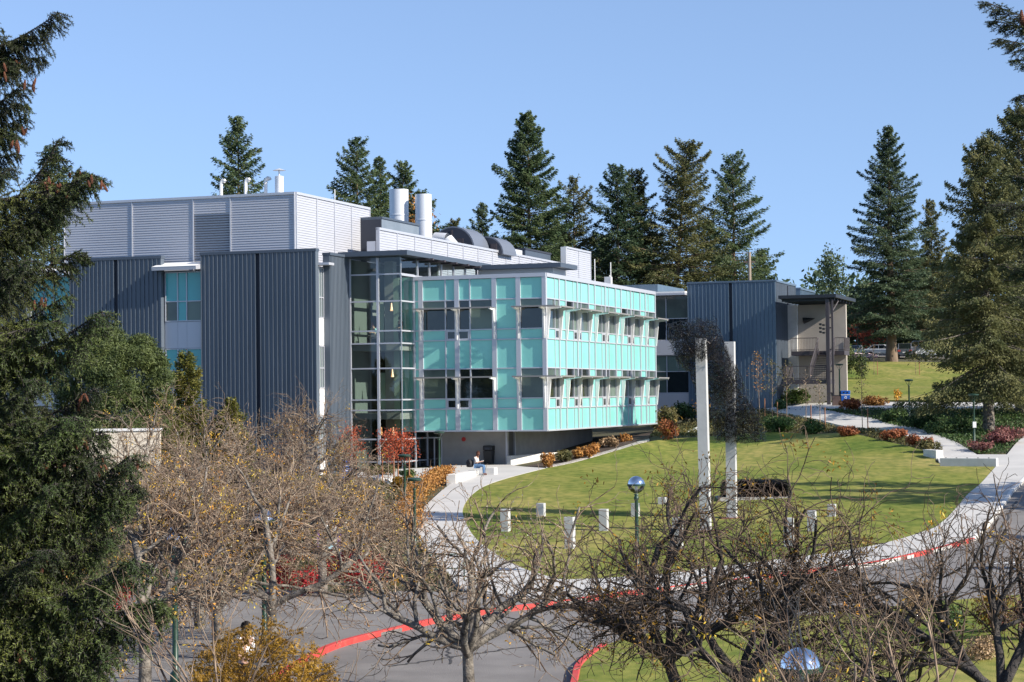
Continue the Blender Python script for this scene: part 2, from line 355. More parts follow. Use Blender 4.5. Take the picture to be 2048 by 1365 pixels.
def kerb(name, line, w, h, m, side=1, base=-.05):
    """a kerb stone swept along the line, w wide to one side"""
    p = np.asarray(line)[:, :2]; d = unit(np.gradient(p, axis=0)); nrm = np.stack([-d[:, 1], d[:, 0]], 1) * side
    q = p + nrm * w; z = T(p[:, 0], p[:, 1]); z2 = T(q[:, 0], q[:, 1]); mb = MB(); k = len(p); vs = []
    for i in range(k): vs += [(*p[i], z[i] + base), (*p[i], z[i] + h - .02), (*(p[i] + nrm[i] * .02), z[i] + h), (*q[i], z2[i] + h), (*q[i], z2[i] + base)]
    mb.add(vs, [(i * 5 + a, (i + 1) * 5 + a, (i + 1) * 5 + a + 1, i * 5 + a + 1) for i in range(k - 1) for a in range(4)] + [(0, 1, 2, 3, 4), tuple((k - 1) * 5 + a for a in range(4, -1, -1))])
    o = mb.build(name, m); bm = bmesh.new(); bm.from_mesh(o.data); bmesh.ops.recalc_face_normals(bm, faces=bm.faces); bm.to_mesh(o.data); bm.free()
    return tag(o, kind='structure')
CURB = px((400,1475),(500,1402),(587,1346),(675,1299),(795,1267),(898,1243),(1000,1227),(1122,1213),(1200,1201),(1285,1190),(1466,1169),(1617,1148),(1741,1134),(1854,1110),(1950,1084))
CURB2 = px((1950,1084),(1980,1052),(2016,1005),(2031,983),(2075,938),(2140,880))
INNER = px((1953,980),(1910,1025),(1885,1050),(1854,1067),(1769,1093),(1670,1111),(1500,1133),(1336,1154),(1244,1162),(1166,1166),(1122,1166),(1078,1155),(1034,1139),(990,1114),(952,1084),(932,1052),(926,1023),(946,993),(987,970),(1091,941))
TOP = px((1091,941),(1189,918),(1280,891),(1400,878),(1480,871),(1560,868),(1652,871),(1745,880),(1821,898),(1868,914),(1880,932),(1992,938),(1953,980))
def resample(l, st=.6):
    l = np.asarray(l)[:, :2]; t = np.concatenate([[0], np.cumsum(np.linalg.norm(np.diff(l, axis=0), axis=1))]); q = np.linspace(0, t[-1], int(t[-1] / st) + 2)
    return np.stack([np.interp(q, t, l[:, 0]), np.interp(q, t, l[:, 1])], 1)
curb = dense(CURB); curb2 = dense(CURB2)
_right = [np.array(p) for p in ((60., 110.), (60., 20.), (-12., 14.))]
drape('road', list(curb) + list(curb2[1:]) + _right, .012, M['asphalt'])
drape('drop_off_pavement', list(dense(CURB[:8])) + px((1034,1201),(938,1193),(804,1190),(700,1195),(520,1186),(230,1200)) + [np.array((-30., 52.)), np.array((-30., 14.)), np.array((-12., 14.))], .12, M['asphalt'])
drape('lawn', list(dense(INNER)) + list(dense(TOP))[1:], .115, M['grass'])
drape('footpath', list(curb[6 * 7:]) + list(curb2[1:]) + px((2120,825),(2048,877),(2014,914),(1954,914),(1929,898),(1898,883),(1825,858),(1745,840),(1637,821),(1560,815),(1560,829),(1637,843),(1745,861),(1806,874),(1871,911),(1880,932),(1992,938)) + list(dense(INNER)) +
      px((1046,938),(1020,934),(890,936),(860,940),(690,948),(700,958),(905,970),(885,985),(844,1023),(832,1040),(830,1070),(850,1105),(879,1137),(911,1172),(938,1193),(1034,1201)), .135, M['path'])
drape('upper_footpath', px((1440,812),(1600,811),(2140,810),(2140,819),(1745,820),(1637,821),(1560,829),(1440,827)), .13, M['path'])
drape('hill_lawn', px((1605,806),(2140,806),(2140,726),(1690,726),(1640,745)), .1, M['grass'])
drape('bark_bed', px((1046,937),(1187,889),(1311,866),(1296,884),(1280,888),(1189,914),(1091,938)), .1, M['soil'])
drape('gravel_strip', px((1093,939),(1189,916),(1280,889.5),(1300,884),(1298,881.5),(1278,886),(1187,912.5),(1088,937)), .13, M['gravel'])
drape('car_park', px((1640,714.5),(2140,714.5)) + [np.array((75., 300.)), np.array((20., 300.))], .08, M['asphalt'])
ISL = [np.array(p) for p in ((3., 18.),)] + px((1150,1400),(1158,1365),(1165,1340),(1200,1309),(1234,1292),(1302,1275),(1400,1260),(1530,1247),(1662,1234),(1797,1220),(1950,1205),(2140,1190)) + [np.array((24., 18.))]
isl = dense(ISL[1:-1]); drape('island_lawn', list(isl) + [ISL[-1], ISL[0]], .12, M['grass'])
kerb('red_kerb', resample(curb), .16, .16, M['red_paint'], 1)
kerb('pale_kerb', resample(curb2), .16, .16, M['conc_white'], 1)
kerb('island_kerb', resample(isl[:len(isl) // 3]), .15, .15, M['red_paint'], 1)
# expansion joints of the pavement: thin dark saw cuts
jm = mat('joint', (.12, .115, .11), .9); mb = MB()
for a, b in (((1800,1083),(1830,1113)), ((1898,1035),(1975,1045)), ((1690,1106),(1705,1137)), ((1560,1124),(1575,1153)), ((1440,1141),(1450,1170)), ((1300,1158),(1305,1186)), ((1130,1168),(1135,1204)), ((952,1086),(868,1110)), ((928,1040),(836,1040)), ((930,1010),(862,1008)), ((1935,1000),(2012,1004)), ((1975,960),(2040,968))):
    p, q = gat(*a), gat(*b); L = np.linalg.norm(q - p); d = (q - p) / L; w = np.array([-d[1], d[0], 0]) * .012
    for k in range(8):
        s, e = p + (q - p) * k / 8, p + (q - p) * (k + 1) / 8
        s[2] = tz(*s[:2]) + .143; e[2] = tz(*e[:2]) + .143; mb.add([s - w, e - w, e + w, s + w], [(0, 1, 2, 3)])
tag(mb.build('pavement_joints', jm), kind='structure')
mb = MB()
for a, b, w_ in (((1955,1128),(2034,1003),.05), ((1640,1160),(1960,1100),.03), ((1010,1300),(1290,1262),.04), ((1290,1262),(1660,1215),.03), ((780,1335),(1010,1300),.05), ((1750,1150),(1900,1180),.035), ((880,1262),(905,1330),.03)):
    p, q = gat(*a), gat(*b); d = unit(q - p); w = np.array([-d[1], d[0], 0]); rr_ = np.random.RandomState(int(a[0])); pts = [p + (q - p) * k / 24 + w * rr_.randn() * .05 for k in range(25)]
    for s0, e0 in zip(pts[:-1], pts[1:]):
        s0 = s0.copy(); e0 = e0.copy(); s0[2] = tz(*s0[:2]) + .022; e0[2] = tz(*e0[:2]) + .022; mb.add([s0 - w * w_, e0 - w * w_, e0 + w * w_, s0 + w * w_], [(0, 1, 2, 3)])
tag(mb.build('road_dark_lines', mat('dark_line', (.05, .047, .045), .8)), kind='structure')  # thin dark lines wandering across the asphalt
q_ = gat(2012, 1128); mb = MB(); qs = [q_ + np.array(o) for o in ((-.5, -.25, 0), (.5, -.15, 0), (.5, .35, 0), (-.5, .25, 0))]
mb.add([(p[0], p[1], tz(p[0], p[1]) + .03) for p in qs], [(0, 1, 2, 3)]); tag(mb.build('road_marking', M['white']), kind='structure')

# ------------------------------------------------------------------ the science building (own frame: u along its front, v away, z up)
YAW = -.3368; C0 = (2.0539, 123.137, 0.)
E1 = np.array([math.cos(YAW), math.sin(YAW), 0]); E2 = np.array([-math.sin(YAW), math.cos(YAW), 0])
def bw(u, v, z=0): return np.array(C0) + E1 * u + E2 * v + np.array([0, 0, z])
class FB(MB):
    """boxes on a facade: F(v) looks to the front, R(u) looks to the right; a runs along it, o outwards"""
    def on(s, kind, c): s.k, s.c = kind, c; return s
    def P(s, a, o, z): return (a, s.c - o, z) if s.k == 'F' else (s.c + o, a, z)
    def fb(s, a0, a1, o0, o1, z0, z1): return s.box(s.P(a0, o0, z0), s.P(a1, o1, z1))
    def fq(s, pts): return s.quad(*[s.P(*p) for p in pts])
bld = empty('science_building', C0, YAW, 'large grey metal clad building with a teal glass box jutting out of its front', 'building')
wing = empty('far_wing', C0, YAW, 'blue grey ribbed metal wing with outdoor stairs under a dark flat canopy', 'building')

def ribs(par, kind, c, a0, a1, z0, z1, pitch, m, trim, th=.35, h=.075, w=.05, name='metal_panel', cope=True):
    f = FB().on(kind, c); f.fb(a0, a1, -th, 0, z0, z1)
    n = max(1, round((a1 - a0) / pitch)); p = (a1 - a0) / n
    for i in range(n + 1): 
        a = min(max(a0 + i * p, a0 + w / 2), a1 - w / 2); f.fb(a - w / 2, a + w / 2, .0, h, z0 + .02, z1 - .01)
    o = f.build(name, m, par)
    if cope:
        FB().on(kind, c).fb(a0 - .02, a1 + .02, -th - .03, h + .05, z1, z1 + .16).build('coping', trim, par)
    return o
def louvers(par, kind, c, a0, a1, z0, z1, seams=(), pitch=.155, skip=None, name='louver_cladding', ends=True):
    f = FB().on(kind, c); n = round((z1 - z0) / pitch); p = (z1 - z0) / n
    cols = [a0] + list(seams) + [a1]
    for ci in range(len(cols) - 1):
        b0, b1 = cols[ci] + .05, cols[ci + 1] - .05
        for k in range(n):
            zb, zt = z0 + k * p, z0 + (k + 1) * p
            if skip and skip[0] < (b0 + b1) / 2 < skip[1] and skip[2] < zt < skip[3]: continue
            f.fq([(b0, .055, zb + .03), (b1, .055, zb + .03), (b1, .03, zt), (b0, .03, zt)]); f.fq([(b0, .055, zb + .03), (b1, .055, zb + .03), (b1, .03, zb), (b0, .03, zb)])
    f.fb(a0, a1, -.15, -.005, z0, z1); f.build(name, M['louver'], par)
    t = FB().on(kind, c)
    for s in seams: t.fb(s - .04, s + .04, .0, .09, z0, z1 - .12)
    t.fb(a0 - .0, a0 + .06, 0, .1, z0, z1 - .12); t.fb(a1 - .06, a1, 0, .1, z0, z1 - .12); t.fb(a0, a1, -.16, .11, z1 - .12, z1 + .04)
    t.build('cladding_trim', M['mull'], par)
def window(par, kind, c, cols, rows, panes, frame=.06, depth=.08, name='window', mull=None):
    """cols, rows: edges; panes[row][col]: materials"""
    fr = FB().on(kind, c)
    for a in cols: fr.fb(a - frame / 2, a + frame / 2, -.05, depth, rows[0], rows[-1])
    for z in rows: fr.fb(cols[0] - frame / 2, cols[-1] + frame / 2, -.045, depth - .005, z - frame / 2, z + frame / 2)
    w = fr.build(name, mull or M['mull'], par)
    for i in range(len(rows) - 1):
        for j in range(len(cols) - 1):
            g = FB().on(kind, c).fb(cols[j] + frame / 2, cols[j + 1] - frame / 2, -.03, 0, rows[i] + frame / 2, rows[i + 1] - frame / 2)
            g.build('pane', M[panes[i][j]], w)
    return w

# --- left wing: dark ribbed slabs, window bays between them
for a0, a1, seam, zt in ((-20.42, -12.56, -16.5, 14.28), (-29.8, -23.2, -26.44, 14.2)):
    ribs(bld, 'F', -6.3, a0, seam - .15, -.6, zt, .3, M['dark_metal'], M['dark_trim'], cope=False)
    ribs(bld, 'F', -6.3, seam + .15, a1, -.6, zt, .3, M['dark_metal'], M['dark_trim'], cope=False)
    FB().on('F', -6.3).fb(seam - .15, seam + .15, -.3, -.12, -.6, zt).build('panel_joint', M['louver_dark'], bld)
    FB().on('F', -6.3).fb(a0 - .05, a1 + .02, -.42, .08, zt, zt + .18).build('coping', M['dark_trim'], bld)
ribs(bld, 'F', -6.3, -40, -33, -.6, 14.2, .3, M['dark_metal'], M['dark_trim'])
for a0, a1 in ((-23.2, -20.42), (-33, -29.8)):
    q = (a1 - a0); c = [a0 + .1, a0 + .1 + q * .31, a0 + .1 + q * .54, a1 - .08]
    window(bld, 'F', -5.95, c, (10.25, 11.48, 13.3), (('win_mid', 'win_teal', 'win_blind'), ('win_teal', 'win_teal', 'win_teal')))
    window(bld, 'F', -5.95, c, (5.95, 7.16, 8.5), (('win_mid', 'win_teal', 'win_mid'), ('win_teal', 'win_teal', 'win_teal')))
    window(bld, 'F', -5.95, c, (1.6, 2.85, 4.2), (('win_mid', 'win_teal', 'win_mid'), ('win_teal', 'win_teal', 'win_teal')))
    for z0, z1 in ((8.55, 10.2), (4.25, 5.9), (0, 1.55)):
        f = FB().on('F', -5.95)
        for i in range(3): f.fb(c[i] - .02 + .02, c[i + 1] - .02, -.05, .03, z0, z1)
        f.fb(a0 + .02, a1 - .02, -.06, .01, z0 + .01, z1 - .01); f.build('spandrel', M['mull'], bld)
    f = FB().on('F', -5.95); f.add([(a0 - .35, -5.6, 13.95), (a1 - .02, -5.6, 13.95), (a1 - .02, -6.95, 13.62), (a0 - .35, -6.95, 13.62), (a0 - .35, -5.6, 13.5), (a1 - .02, -5.6, 13.5), (a1 - .02, -6.93, 13.4), (a0 - .35, -6.93, 13.4)], [(4, 5, 6, 7), (0, 3, 7, 4), (1, 5, 6, 2), (3, 2, 6, 7)])
    f.mat(1).add([(a0 - .35, -5.6, 13.955), (a1 - .02, -5.6, 13.955), (a1 - .02, -6.96, 13.625), (a0 - .35, -6.96, 13.625)], [(0, 1, 2, 3)]); f.build('window_canopy', [M['mull'], M['whiteroof']], bld)
FB().box((-40, -5.84, -.6), (-12.7, 12, 13.4)).build('wing_body', M['dark_trim'], bld)
# --- narrow right-facing bay beside the slab and the ribbed side wall
for z0, z1, z2 in ((10.25, 11.48, 13.3), (5.95, 7.16, 8.5), (1.6, 2.85, 4.2)):
    window(bld, 'R', -12.62, (-5.92, -5.6, -5.26), (z0, z1, z2), (('win_blind', 'win_mid'), ('win_blind', 'win_mid')))
for z0, z1 in ((8.55, 10.2), (4.25, 5.9), (0, 1.55)): FB().on('R', -12.62).fb(-5.95, -5.22, -.05, .05, z0, z1).build('spandrel', M['white'], bld)
FB().box((-13., -6.0, 13.45), (-11.85, -5.2, 13.6)).build('window_canopy', M['mull'], bld)
ribs(bld, 'R', -12.2, -5.2, -2.2, -.3, 14.1, .2, M['dark_metal'], M['dark_trim'], th=.42, h=.04, w=.035)

# --- penthouse, louvered screens and roof plant
louvers(bld, 'F', -5.0, -31., -14.55, 13.45, 18.08, (-26., -21.62, -19.0), skip=(-21.62, -19.0, 13.4, 17.0))
f = FB().on('F', -5.0)
for k in range(22):
    z = 13.55 + k * .158; f.fq([(-21.55, .05, z), (-19.07, .05, z), (-19.07, -.08, z + .07), (-21.55, -.08, z + .07)]); f.fq([(-21.55, .05, z), (-19.07, .05, z), (-19.07, .05, z - .03), (-21.55, .05, z - .03)])
f.build('intake_louver', M['intake'], bld); FB().box((-21.6, -4.99, 13.45), (-19.02, -4.9, 17.05)).build('intake_backing', M['louver_dark'], bld)
louvers(bld, 'R', -14.55, -5.0, 6.5, 13.45, 18.08, (-1.95, .75, 3.45), pitch=.155)
FB().box((-30.9, -4.8, 13.4), (-14.75, 6.4, 17.9)).build('penthouse_body', M['mull'], bld)
FB().box((-14.5, 5., 13.4), (-13., 11.6, 17.2)).mat(1).box((-14.55, 4.95, 17.2), (-12.92, 11.7, 17.33)).build('plant_enclosure', [mat('zinc', (.2, .24, .28), .5, .3, (.24, .28, .32), .8), M['dark_trim']], bld)
FB().box((-14.5, 4.94, 13.4), (-13.02, 4.99, 17.15)).build('enclosure_end', M['louver_dark'], bld)
louvers(bld, 'R', -12.2, 2.5, 41.6, 13.3, 16.35, [2.5 + 3.1 * k for k in range(1, 13)], pitch=.17)
louvers(bld, 'R', -12.2, 42.5, 49.5, 12.8, 17.8, (46.,), pitch=.17); FB().box((-12.6, 42.4, 12.8), (-12.12, 42.48, 17.8)).build('screen_end', M['white'], bld)
FB().box((-13.0, 2.5, 13.2), (-12.4, 41.5, 15.5)).build('screen_frame', M['mull'], bld)
for u, v, r, z0, z1 in ((-16.3, 16., .69, 15.5, 20.3), (-14.4, 16., .6, 15.5, 19.87)):
    st = MB().lathe([(r * .97, z0), (r, z0 + .01), (r, z1 - 1.9), (r + .03, z1 - 1.89), (r + .03, z1 - 1.82), (r, z1 - 1.8), (r, z1)], 44, (u, v, 0)).build('exhaust_stack', M['steel'], bld, smooth=False)
    for p in st.data.polygons: p.use_smooth = False
for u, v, r, L, zc in ((-14.5, 22., 1.75, 3.2, 16.3), (-13.1, 25.5, 1.4, 3., 16.1)):
    q = [(u + r * math.cos(a), v, zc + r * math.sin(a)) for a in np.linspace(0, math.pi, 15)]
    MB().extr(q, np.array([0, L, 0])).build('roof_hood', M['hood'], bld)
    q = [(u + (r - .1) * math.cos(a), v - .05, zc + (r - .1) * math.sin(a)) for a in np.linspace(0, math.pi, 15)]
    MB().extr(q, np.array([0, .04, 0])).mat(1).box((u - .1, v - .09, zc), (u + .05, v - .06, zc + r - .3)).box((u + .4, v - .12, zc), (u + .9, v - .06, zc + .8)).build('hood_face', [M['louver_dark'], M['brown_steel']], bld)
MB().tube([(-15.2, 19., 16.2), (-14.6, 18.7, 16.9), (-13.6, 18.6, 16.8), (-12.9, 18.6, 16.)], .45, 12).build('roof_duct', M['steel'], bld, smooth=True)
FB().box((-15.5, 31., 15.), (-13.3, 34.5, 17.0)).build('roof_duct', M['steel'], bld); FB().box((-15.5, 35., 15.), (-13.2, 41.5, 17.1)).mat(1).box((-15.55, 34.9, 17.1), (-13.15, 41.6, 17.25)).build('plant_enclosure', [M['dark_trim'], M['louver_dark']], bld)
for px_ in (419, 467, 506):                               # white vent pipes with bent tops
    u = -31 + (px_ - 138) / 452 * 16.4; u += .2
    z = 20.1 - .0; MB().tube([(u, -3.2, 17.9), (u, -3.2, 19.1), (u + .06, -3.2, 19.25), (u + .2, -3.2, 19.3), (u + .3, -3.2, 19.18)], .11, 10).build('vent_pipe', M['white'], bld, smooth=True)
MB().lathe([(.28, 17.8), (.28, 19.35), (.05, 19.4), (.05, 19.75), (.42, 19.72), (.03, 19.85)], 18, (-16.5, -3.2, 0)).build('vent_stack', M['steel'], bld)
MB().tube([(-14.8, 1.5, 17.9), (-14.8, 1.5, 18.9)], .03).build('antenna', M['white'], bld)

# --- glazed stair hall
AL = (13.01, 11.32, 9.47, 8.69, 7.13, 5.17, 4.52, 2.71, 1.31)
f = FB().on('F', -2.18)
for z in AL: f.fb(-12.15, -8.72, -.06, .06, z - .045, z + .045)
for a, w in ((-12.13, .09), (-10.25, .16)): f.fb(a - w / 2, a + w / 2, -.08, .08, .6, 14.05)
f.on('R', -8.72)
for z in AL: f.fb(-2.24, 0 if z < 13 else -.0, -.05, .06, z - .045, z + .045)
for v in (-2.06,): f.fb(v - .1, v - .06, -.04, .04, .6, 14.05)
for v in (.6, 2.66, 4.78, 6.98, 9.24, 11.4): f.fb(v - .05, v + .05, -.05, .07, 12.9, 14.05)
f.fb(-2.2, 11.5, -.05, .08, 12.9, 13.02); f.fb(-.1, -.02, -.05, .1, 3.1, 12.9)
f.build('curtain_wall_frame', M['mull'], bld)
g = FB().on('F', -2.18); g.fq([(-12.13, 0, .6), (-8.72, 0, .6), (-8.72, 0, 14.05), (-12.13, 0, 14.05)]).build('front_glazing', M['glass'], bld)
g = FB().on('R', -8.72); g.fq([(-2.18, 0, .6), (-.02, 0, .6), (-.02, 0, 13), (-2.18, 0, 13)]); g.fq([(-2.18, 0, 13), (11.4, 0, 13), (11.4, 0, 14.05), (-2.18, 0, 14.05)]); g.build('side_glazing', M['glass'], bld)
FB().box((-12.6, -3., 14.12), (-7.93, 12.3, 14.42)).build('hall_roof', M['dark_trim'], bld)
for v in (.6, 2.66, 4.78, 6.98, 9.24): FB().box((-8.7, v - .12, 13.98), (-7.6, v + .12, 14.1)).build('roof_bracket', M['brown_steel'], bld)
dk = mat('hall_wall', (.16, .18, .17), .8); lg = mat('pale_green_panel', (.34, .42, .33), .7)
FB().box((-12.15, 4.6, .6), (-8.9, 4.8, 14.)).box((-12.2, -2.1, .6), (-12.12, 4.6, 14.)).build('hall_back_wall', dk, bld)
for z in (8.25, 3.95): FB().box((-12.1, -1.95, z), (-8.9, 4.5, z + .4)).build('hall_floor', M['conc'], bld)
FB().box((-12.1, -2.1, .5), (-8.8, 4.5, .72)).build('hall_floor', M['conc'], bld)
FB().box((-10.9, .4, .7), (-10.3, 1., 14.)).build('hall_column', M['conc'], bld)
for a, b, z0, z1 in ((-11.45, -11.05, 8.7, 11.3), (-11.4, -11., 4.4, 6.9), (-11.4, -11., .75, 2.5)): FB().box((a, .6, z0), (b, .7, z1)).build('door_panel', lg, bld)
FB().box((-10.15, .05, 3.15), (-9.75, .12, 12.9)).mat(1).box((-9.55, .05, 3.15), (-8.75, .12, 12.9)).build('inner_partition', [lg, M['teal']], bld)
amber = bpy.data.materials.new('amber_lamp'); amber.use_nodes = True; amber.node_tree.nodes['Principled BSDF'].inputs['Emission Color'].default_value = (1, .45, .12, 1); amber.node_tree.nodes['Principled BSDF'].inputs['Emission Strength'].default_value = .8
for u, v, z in ((-9.75, -1.2, 10.75), (-10.6, -1., 2.95), (-9.8, -1., 2.95), (-9.9, -.8, 6.6)): MB().lathe([(.03, .5), (.05, .3), (.1, 0)], 8, (u, v, z)).build('pendant_lamp', amber, bld)

# --- teal glass box
BZ = (3.15, 4.54, 5.18, 6.52, 7.05, 8.85, 9.49, 10.83, 11.36, 12.68)
FB().box((-8.66, .08, 3.2), (-.08, 25.66, 12.7)).build('box_body', M['dark_trim'], bld)
FB().box((-8.7, .03, 3.13), (-.03, 25.7, 3.19)).build('soffit', M['mull'], bld)
LP = [(-8.24, .3), (-5.8, .3), (-3.31, .3), (-1.72, .3)]; RWD = [2.7, 4.05, 6.53, 9.02, 10.42, 12.86, 15.35, 16.7, 19.16, 21.6, 23.02]
f = FB().on('F', 0.)
for a, w in LP: f.fb(a - w / 2, a + w / 2, -.05, .1, BZ[0] + .02, 12.68)
for a in (-6.58, -4.93): f.fb(a - .04, a + .04, -.05, .06, BZ[0] + .02, 12.68)
for z in BZ[1:-1]:
    if z in (6.52, 10.83): continue
    f.fb(-8.7, -.12, -.05, .07, z - .035, z + .035)
f.fb(-8.72, .1, -.06, .12, 12.68, 12.92); f.fb(-8.72, .1, -.06, .12, BZ[0] - .03, BZ[0] + .06)
f.on('R', 0.)
for a in RWD: f.fb(a - .08, a + .08, -.05, .09, BZ[0] + .02, 12.68)
for a in (1.85, 5.72, 7.4, 12.05, 13.73, 18.33, 20.0, 23.9): f.fb(a - .035, a + .035, -.05, .06, BZ[0] + .02, 12.68)
for z in BZ[1:-1]:
    if z in (6.52, 10.83): continue
    f.fb(.1, 25.7, -.05, .065, z - .035, z + .035)
f.fb(.1, 25.75, -.06, .12, 12.68, 12.92); f.fb(.1, 25.75, -.06, .12, BZ[0] - .03, BZ[0] + .06); f.fb(25.62, 25.78, -.06, .1, BZ[0] + .02, 12.68)
f.box((-.16, -.1, BZ[0] + .02), (.1, .16, 12.68)); f.build('curtain_wall_frame', M['mull'], bld)
FB().on('R', .0).fb(25.7, 25.95, -8.6, -.06, 3.1, 12.9).build('end_wall', M['dark_trim'], bld)
rng = random.Random(5)
LB = [(-8.72, -8.24, 's'), (-8.24, -6.58, 'w'), (-6.58, -5.8, 'v'), (-5.8, -4.93, 'v'), (-4.93, -3.31, 'w'), (-3.31, -1.72, 's'), (-1.72, -.1, 'w')]
RB = [(.1, 1.85, 'w'), (1.85, 2.7, 'v'), (2.7, 4.05, 's'), (4.05, 5.72, 'w'), (5.72, 6.53, 'v'), (6.53, 7.4, 'v'), (7.4, 9.02, 'w'), (9.02, 10.42, 's'), (10.42, 12.05, 'w'), (12.05, 12.86, 'v'), (12.86, 13.73, 'v'), (13.73, 15.35, 'w'), (15.35, 16.7, 's'), (16.7, 18.33, 'w'), (18.33, 19.16, 'v'), (19.16, 20., 'v'), (20., 21.6, 'w'), (21.6, 23.02, 's'), (23.02, 23.9, 'v'), (23.9, 25.65, 'w')]
def teal(kind, bays, rows_):
    mb = FB().on(kind, 0.)
    for (a0, a1, _), (z0, z1) in ((b, r) for b in bays for r in rows_): mb.fb(a0 + .03, a1 - .03, -.04, .0, z0 + .03, z1 - .03)
    mb.build('teal_panel', M['teal'], bld)
for kind, bays in (('F', LB), ('R', RB)):
    grp = [[b] for b in bays]
    for b in bays:
        for r in ((BZ[0], BZ[1]), (BZ[4], BZ[5]), (BZ[8], BZ[9])):
            if kind == 'R' and b[2] == 'v': continue
            bb = [b]
            if kind == 'R' and b[2] == 'w':                # the narrow panel beside a wide one goes with it
                bb += [x for x in bays if x[2] == 'v' and (abs(x[0] - b[1]) < .01 or abs(x[1] - b[0]) < .01)]
            teal(kind, bb, [r])
    for s in (0, 1):
        lo = ((BZ[1], BZ[2]), (BZ[5], BZ[6]))[s]; wz = ((BZ[2], BZ[4]), (BZ[6], BZ[8]))[s]; zt = ((BZ[2], BZ[3], BZ[4]), (BZ[6], BZ[7], BZ[8]))[s]
        for b in bays:
            if b[2] == 's': teal(kind, [b], [lo, wz]); continue
            if b[2] == 'w': teal(kind, [b], [lo])
            pal = ('win', 'win', 'win_mid', 'win_blind') if kind == 'F' else ('win_mid', 'win', 'win_mid', 'win_blind')
            pm = rng.choice(pal); pu = rng.choice(pal)
            w = FB().on(kind, 0.).fb(b[0] + .04, b[1] - .04, -.05, -.02, wz[0] + .03, zt[1] - .02).build('window', M[pm], bld)
            FB().on(kind, 0.).fb(b[0] + .04, b[1] - .04, -.05, -.02, zt[1] + .03, wz[1] - .03).build('pane', M[pu], w)
            if b[2] == 'v':
                v = FB().on(kind, 0.).fb(b[0] + .06, b[1] - .06, -.03, .05, lo[0] + .03, lo[1] - .03).build('vent_window', M['mull'], bld)
                FB().on(kind, 0.).fb(b[0] + .15, b[1] - .15, .045, .055, lo[0] + .11, lo[1] - .11).build('pane', M['win'], v)
def fin(kind, a, z0):
    f = FB().on(kind, 0.); th = .05
    q = [f.P(a - th, .09, z0 + .02), f.P(a - th, .16, z0 + .02), f.P(a - th, .34, z0 + 1.8), f.P(a - th, 1.02, z0 + 1.88), f.P(a - th, 1.02, z0 + 1.95), f.P(a - th, .09, z0 + 1.95)]
    d = np.array(f.P(a + th, 0, 0)) - np.array(f.P(a - th, 0, 0)); f.extr(q, d).build('shading_fin', M['white'], bld)
for z0 in (BZ[1], BZ[5]):
    for a, _ in LP: fin('F', a, z0)
    fin('F', -.02, z0); fin('R', .08, z0)
    for a in RWD + [25.68]: fin('R', a, z0)
    for kind, spans in (('F', ((-8.4, -3.2), (-1.85, 1.0))), ('R', ((-1.0, 2.8), (3.95, 9.12), (10.3, 15.45), (16.6, 21.7), (22.9, 25.8)))):
        for a0, a1 in spans:
            s = FB().on(kind, 0.)
            if kind == 'R' and a0 < 0: a0 = .12
            for k in range(9): s.fb(a0, a1, .12 + k * .1, .19 + k * .1, z0 + 1.96, z0 + 1.99)
            s.fb(a0, a1, 1.0, 1.05, z0 + 1.93, z0 + 2.02); s.build('sunshade', M['shade'], bld)
# --- below and above the box
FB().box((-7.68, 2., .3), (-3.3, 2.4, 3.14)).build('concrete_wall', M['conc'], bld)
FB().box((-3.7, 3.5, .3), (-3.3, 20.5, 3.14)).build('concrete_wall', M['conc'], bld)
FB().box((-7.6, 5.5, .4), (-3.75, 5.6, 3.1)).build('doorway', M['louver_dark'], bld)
FB().box((-3.36, 1.92, .5), (-3.24, 2.06, 3.12)).box((-3.36, 3.42, .5), (-3.24, 3.56, 3.12)).build('doorway_frame', M['mull'], bld)
f = FB().on('F', 2.)
f.fb(-8.72, -8.64, -.05, .05, .6, 3.14); f.fb(-7.75, -7.68, -.05, .05, .6, 3.14); f.fb(-8.72, -7.7, -.05, .05, 2.67, 2.75); f.fb(-8.25, -8.18, -.04, .04, .6, 2.7); f.on('R', -8.72); f.fb(0, 2., -.04, .04, 2.67, 2.75); f.fb(0, 2, -.04, .04, 1.27, 1.35); f.fb(-.02, .06, -.04, .06, .6, 3.1)
f.build('entrance_frame', M['mull'], bld); FB().box((-8.64, 2.02, .65), (-7.72, 2.05, 2.68)).build('entrance_door', M['win'], bld); FB().box((-8.735, .05, .65), (-8.715, 1.95, 3.1)).build('entrance_glazing', M['win'], bld)
MB().lathe([(.14, 0), (.14, .05)], 14).build('alarm_disc', mat('alarm_red', (.4, .02, .02), .5), bld, loc=(-6.2, 1.99, 2.6), rot=(R_(90), 0, 0))
FB().box((-8.5, 10.4, 13.95), (-2.3, 14.2, 14.25)).build('upper_roof', M['dark_trim'], bld)
FB().box((-8.5, 11.2, 12.7), (-3.1, 13.9, 13.95)).build('upper_storey', M['white'], bld)
window(bld, 'F', 11.2, (-8.4, -5.7, -3.5), (13.0, 13.5), (('win', 'win'),)); window(bld, 'R', -3.1, (11.6, 13.3), (13.0, 13.5), (('win',),))
for u, v in ((-.6, 16.5), (-1., 17.6), (-1., 14.)): MB().tube([(u, v, 12.6), (u, v, 13.7 + rng.random())], .035).build('antenna', M['white'], bld)
FB().box((-1.25, 17.1, 12.7), (-.8, 17.55, 13.6)).build('roof_cabinet', M['white'], bld)

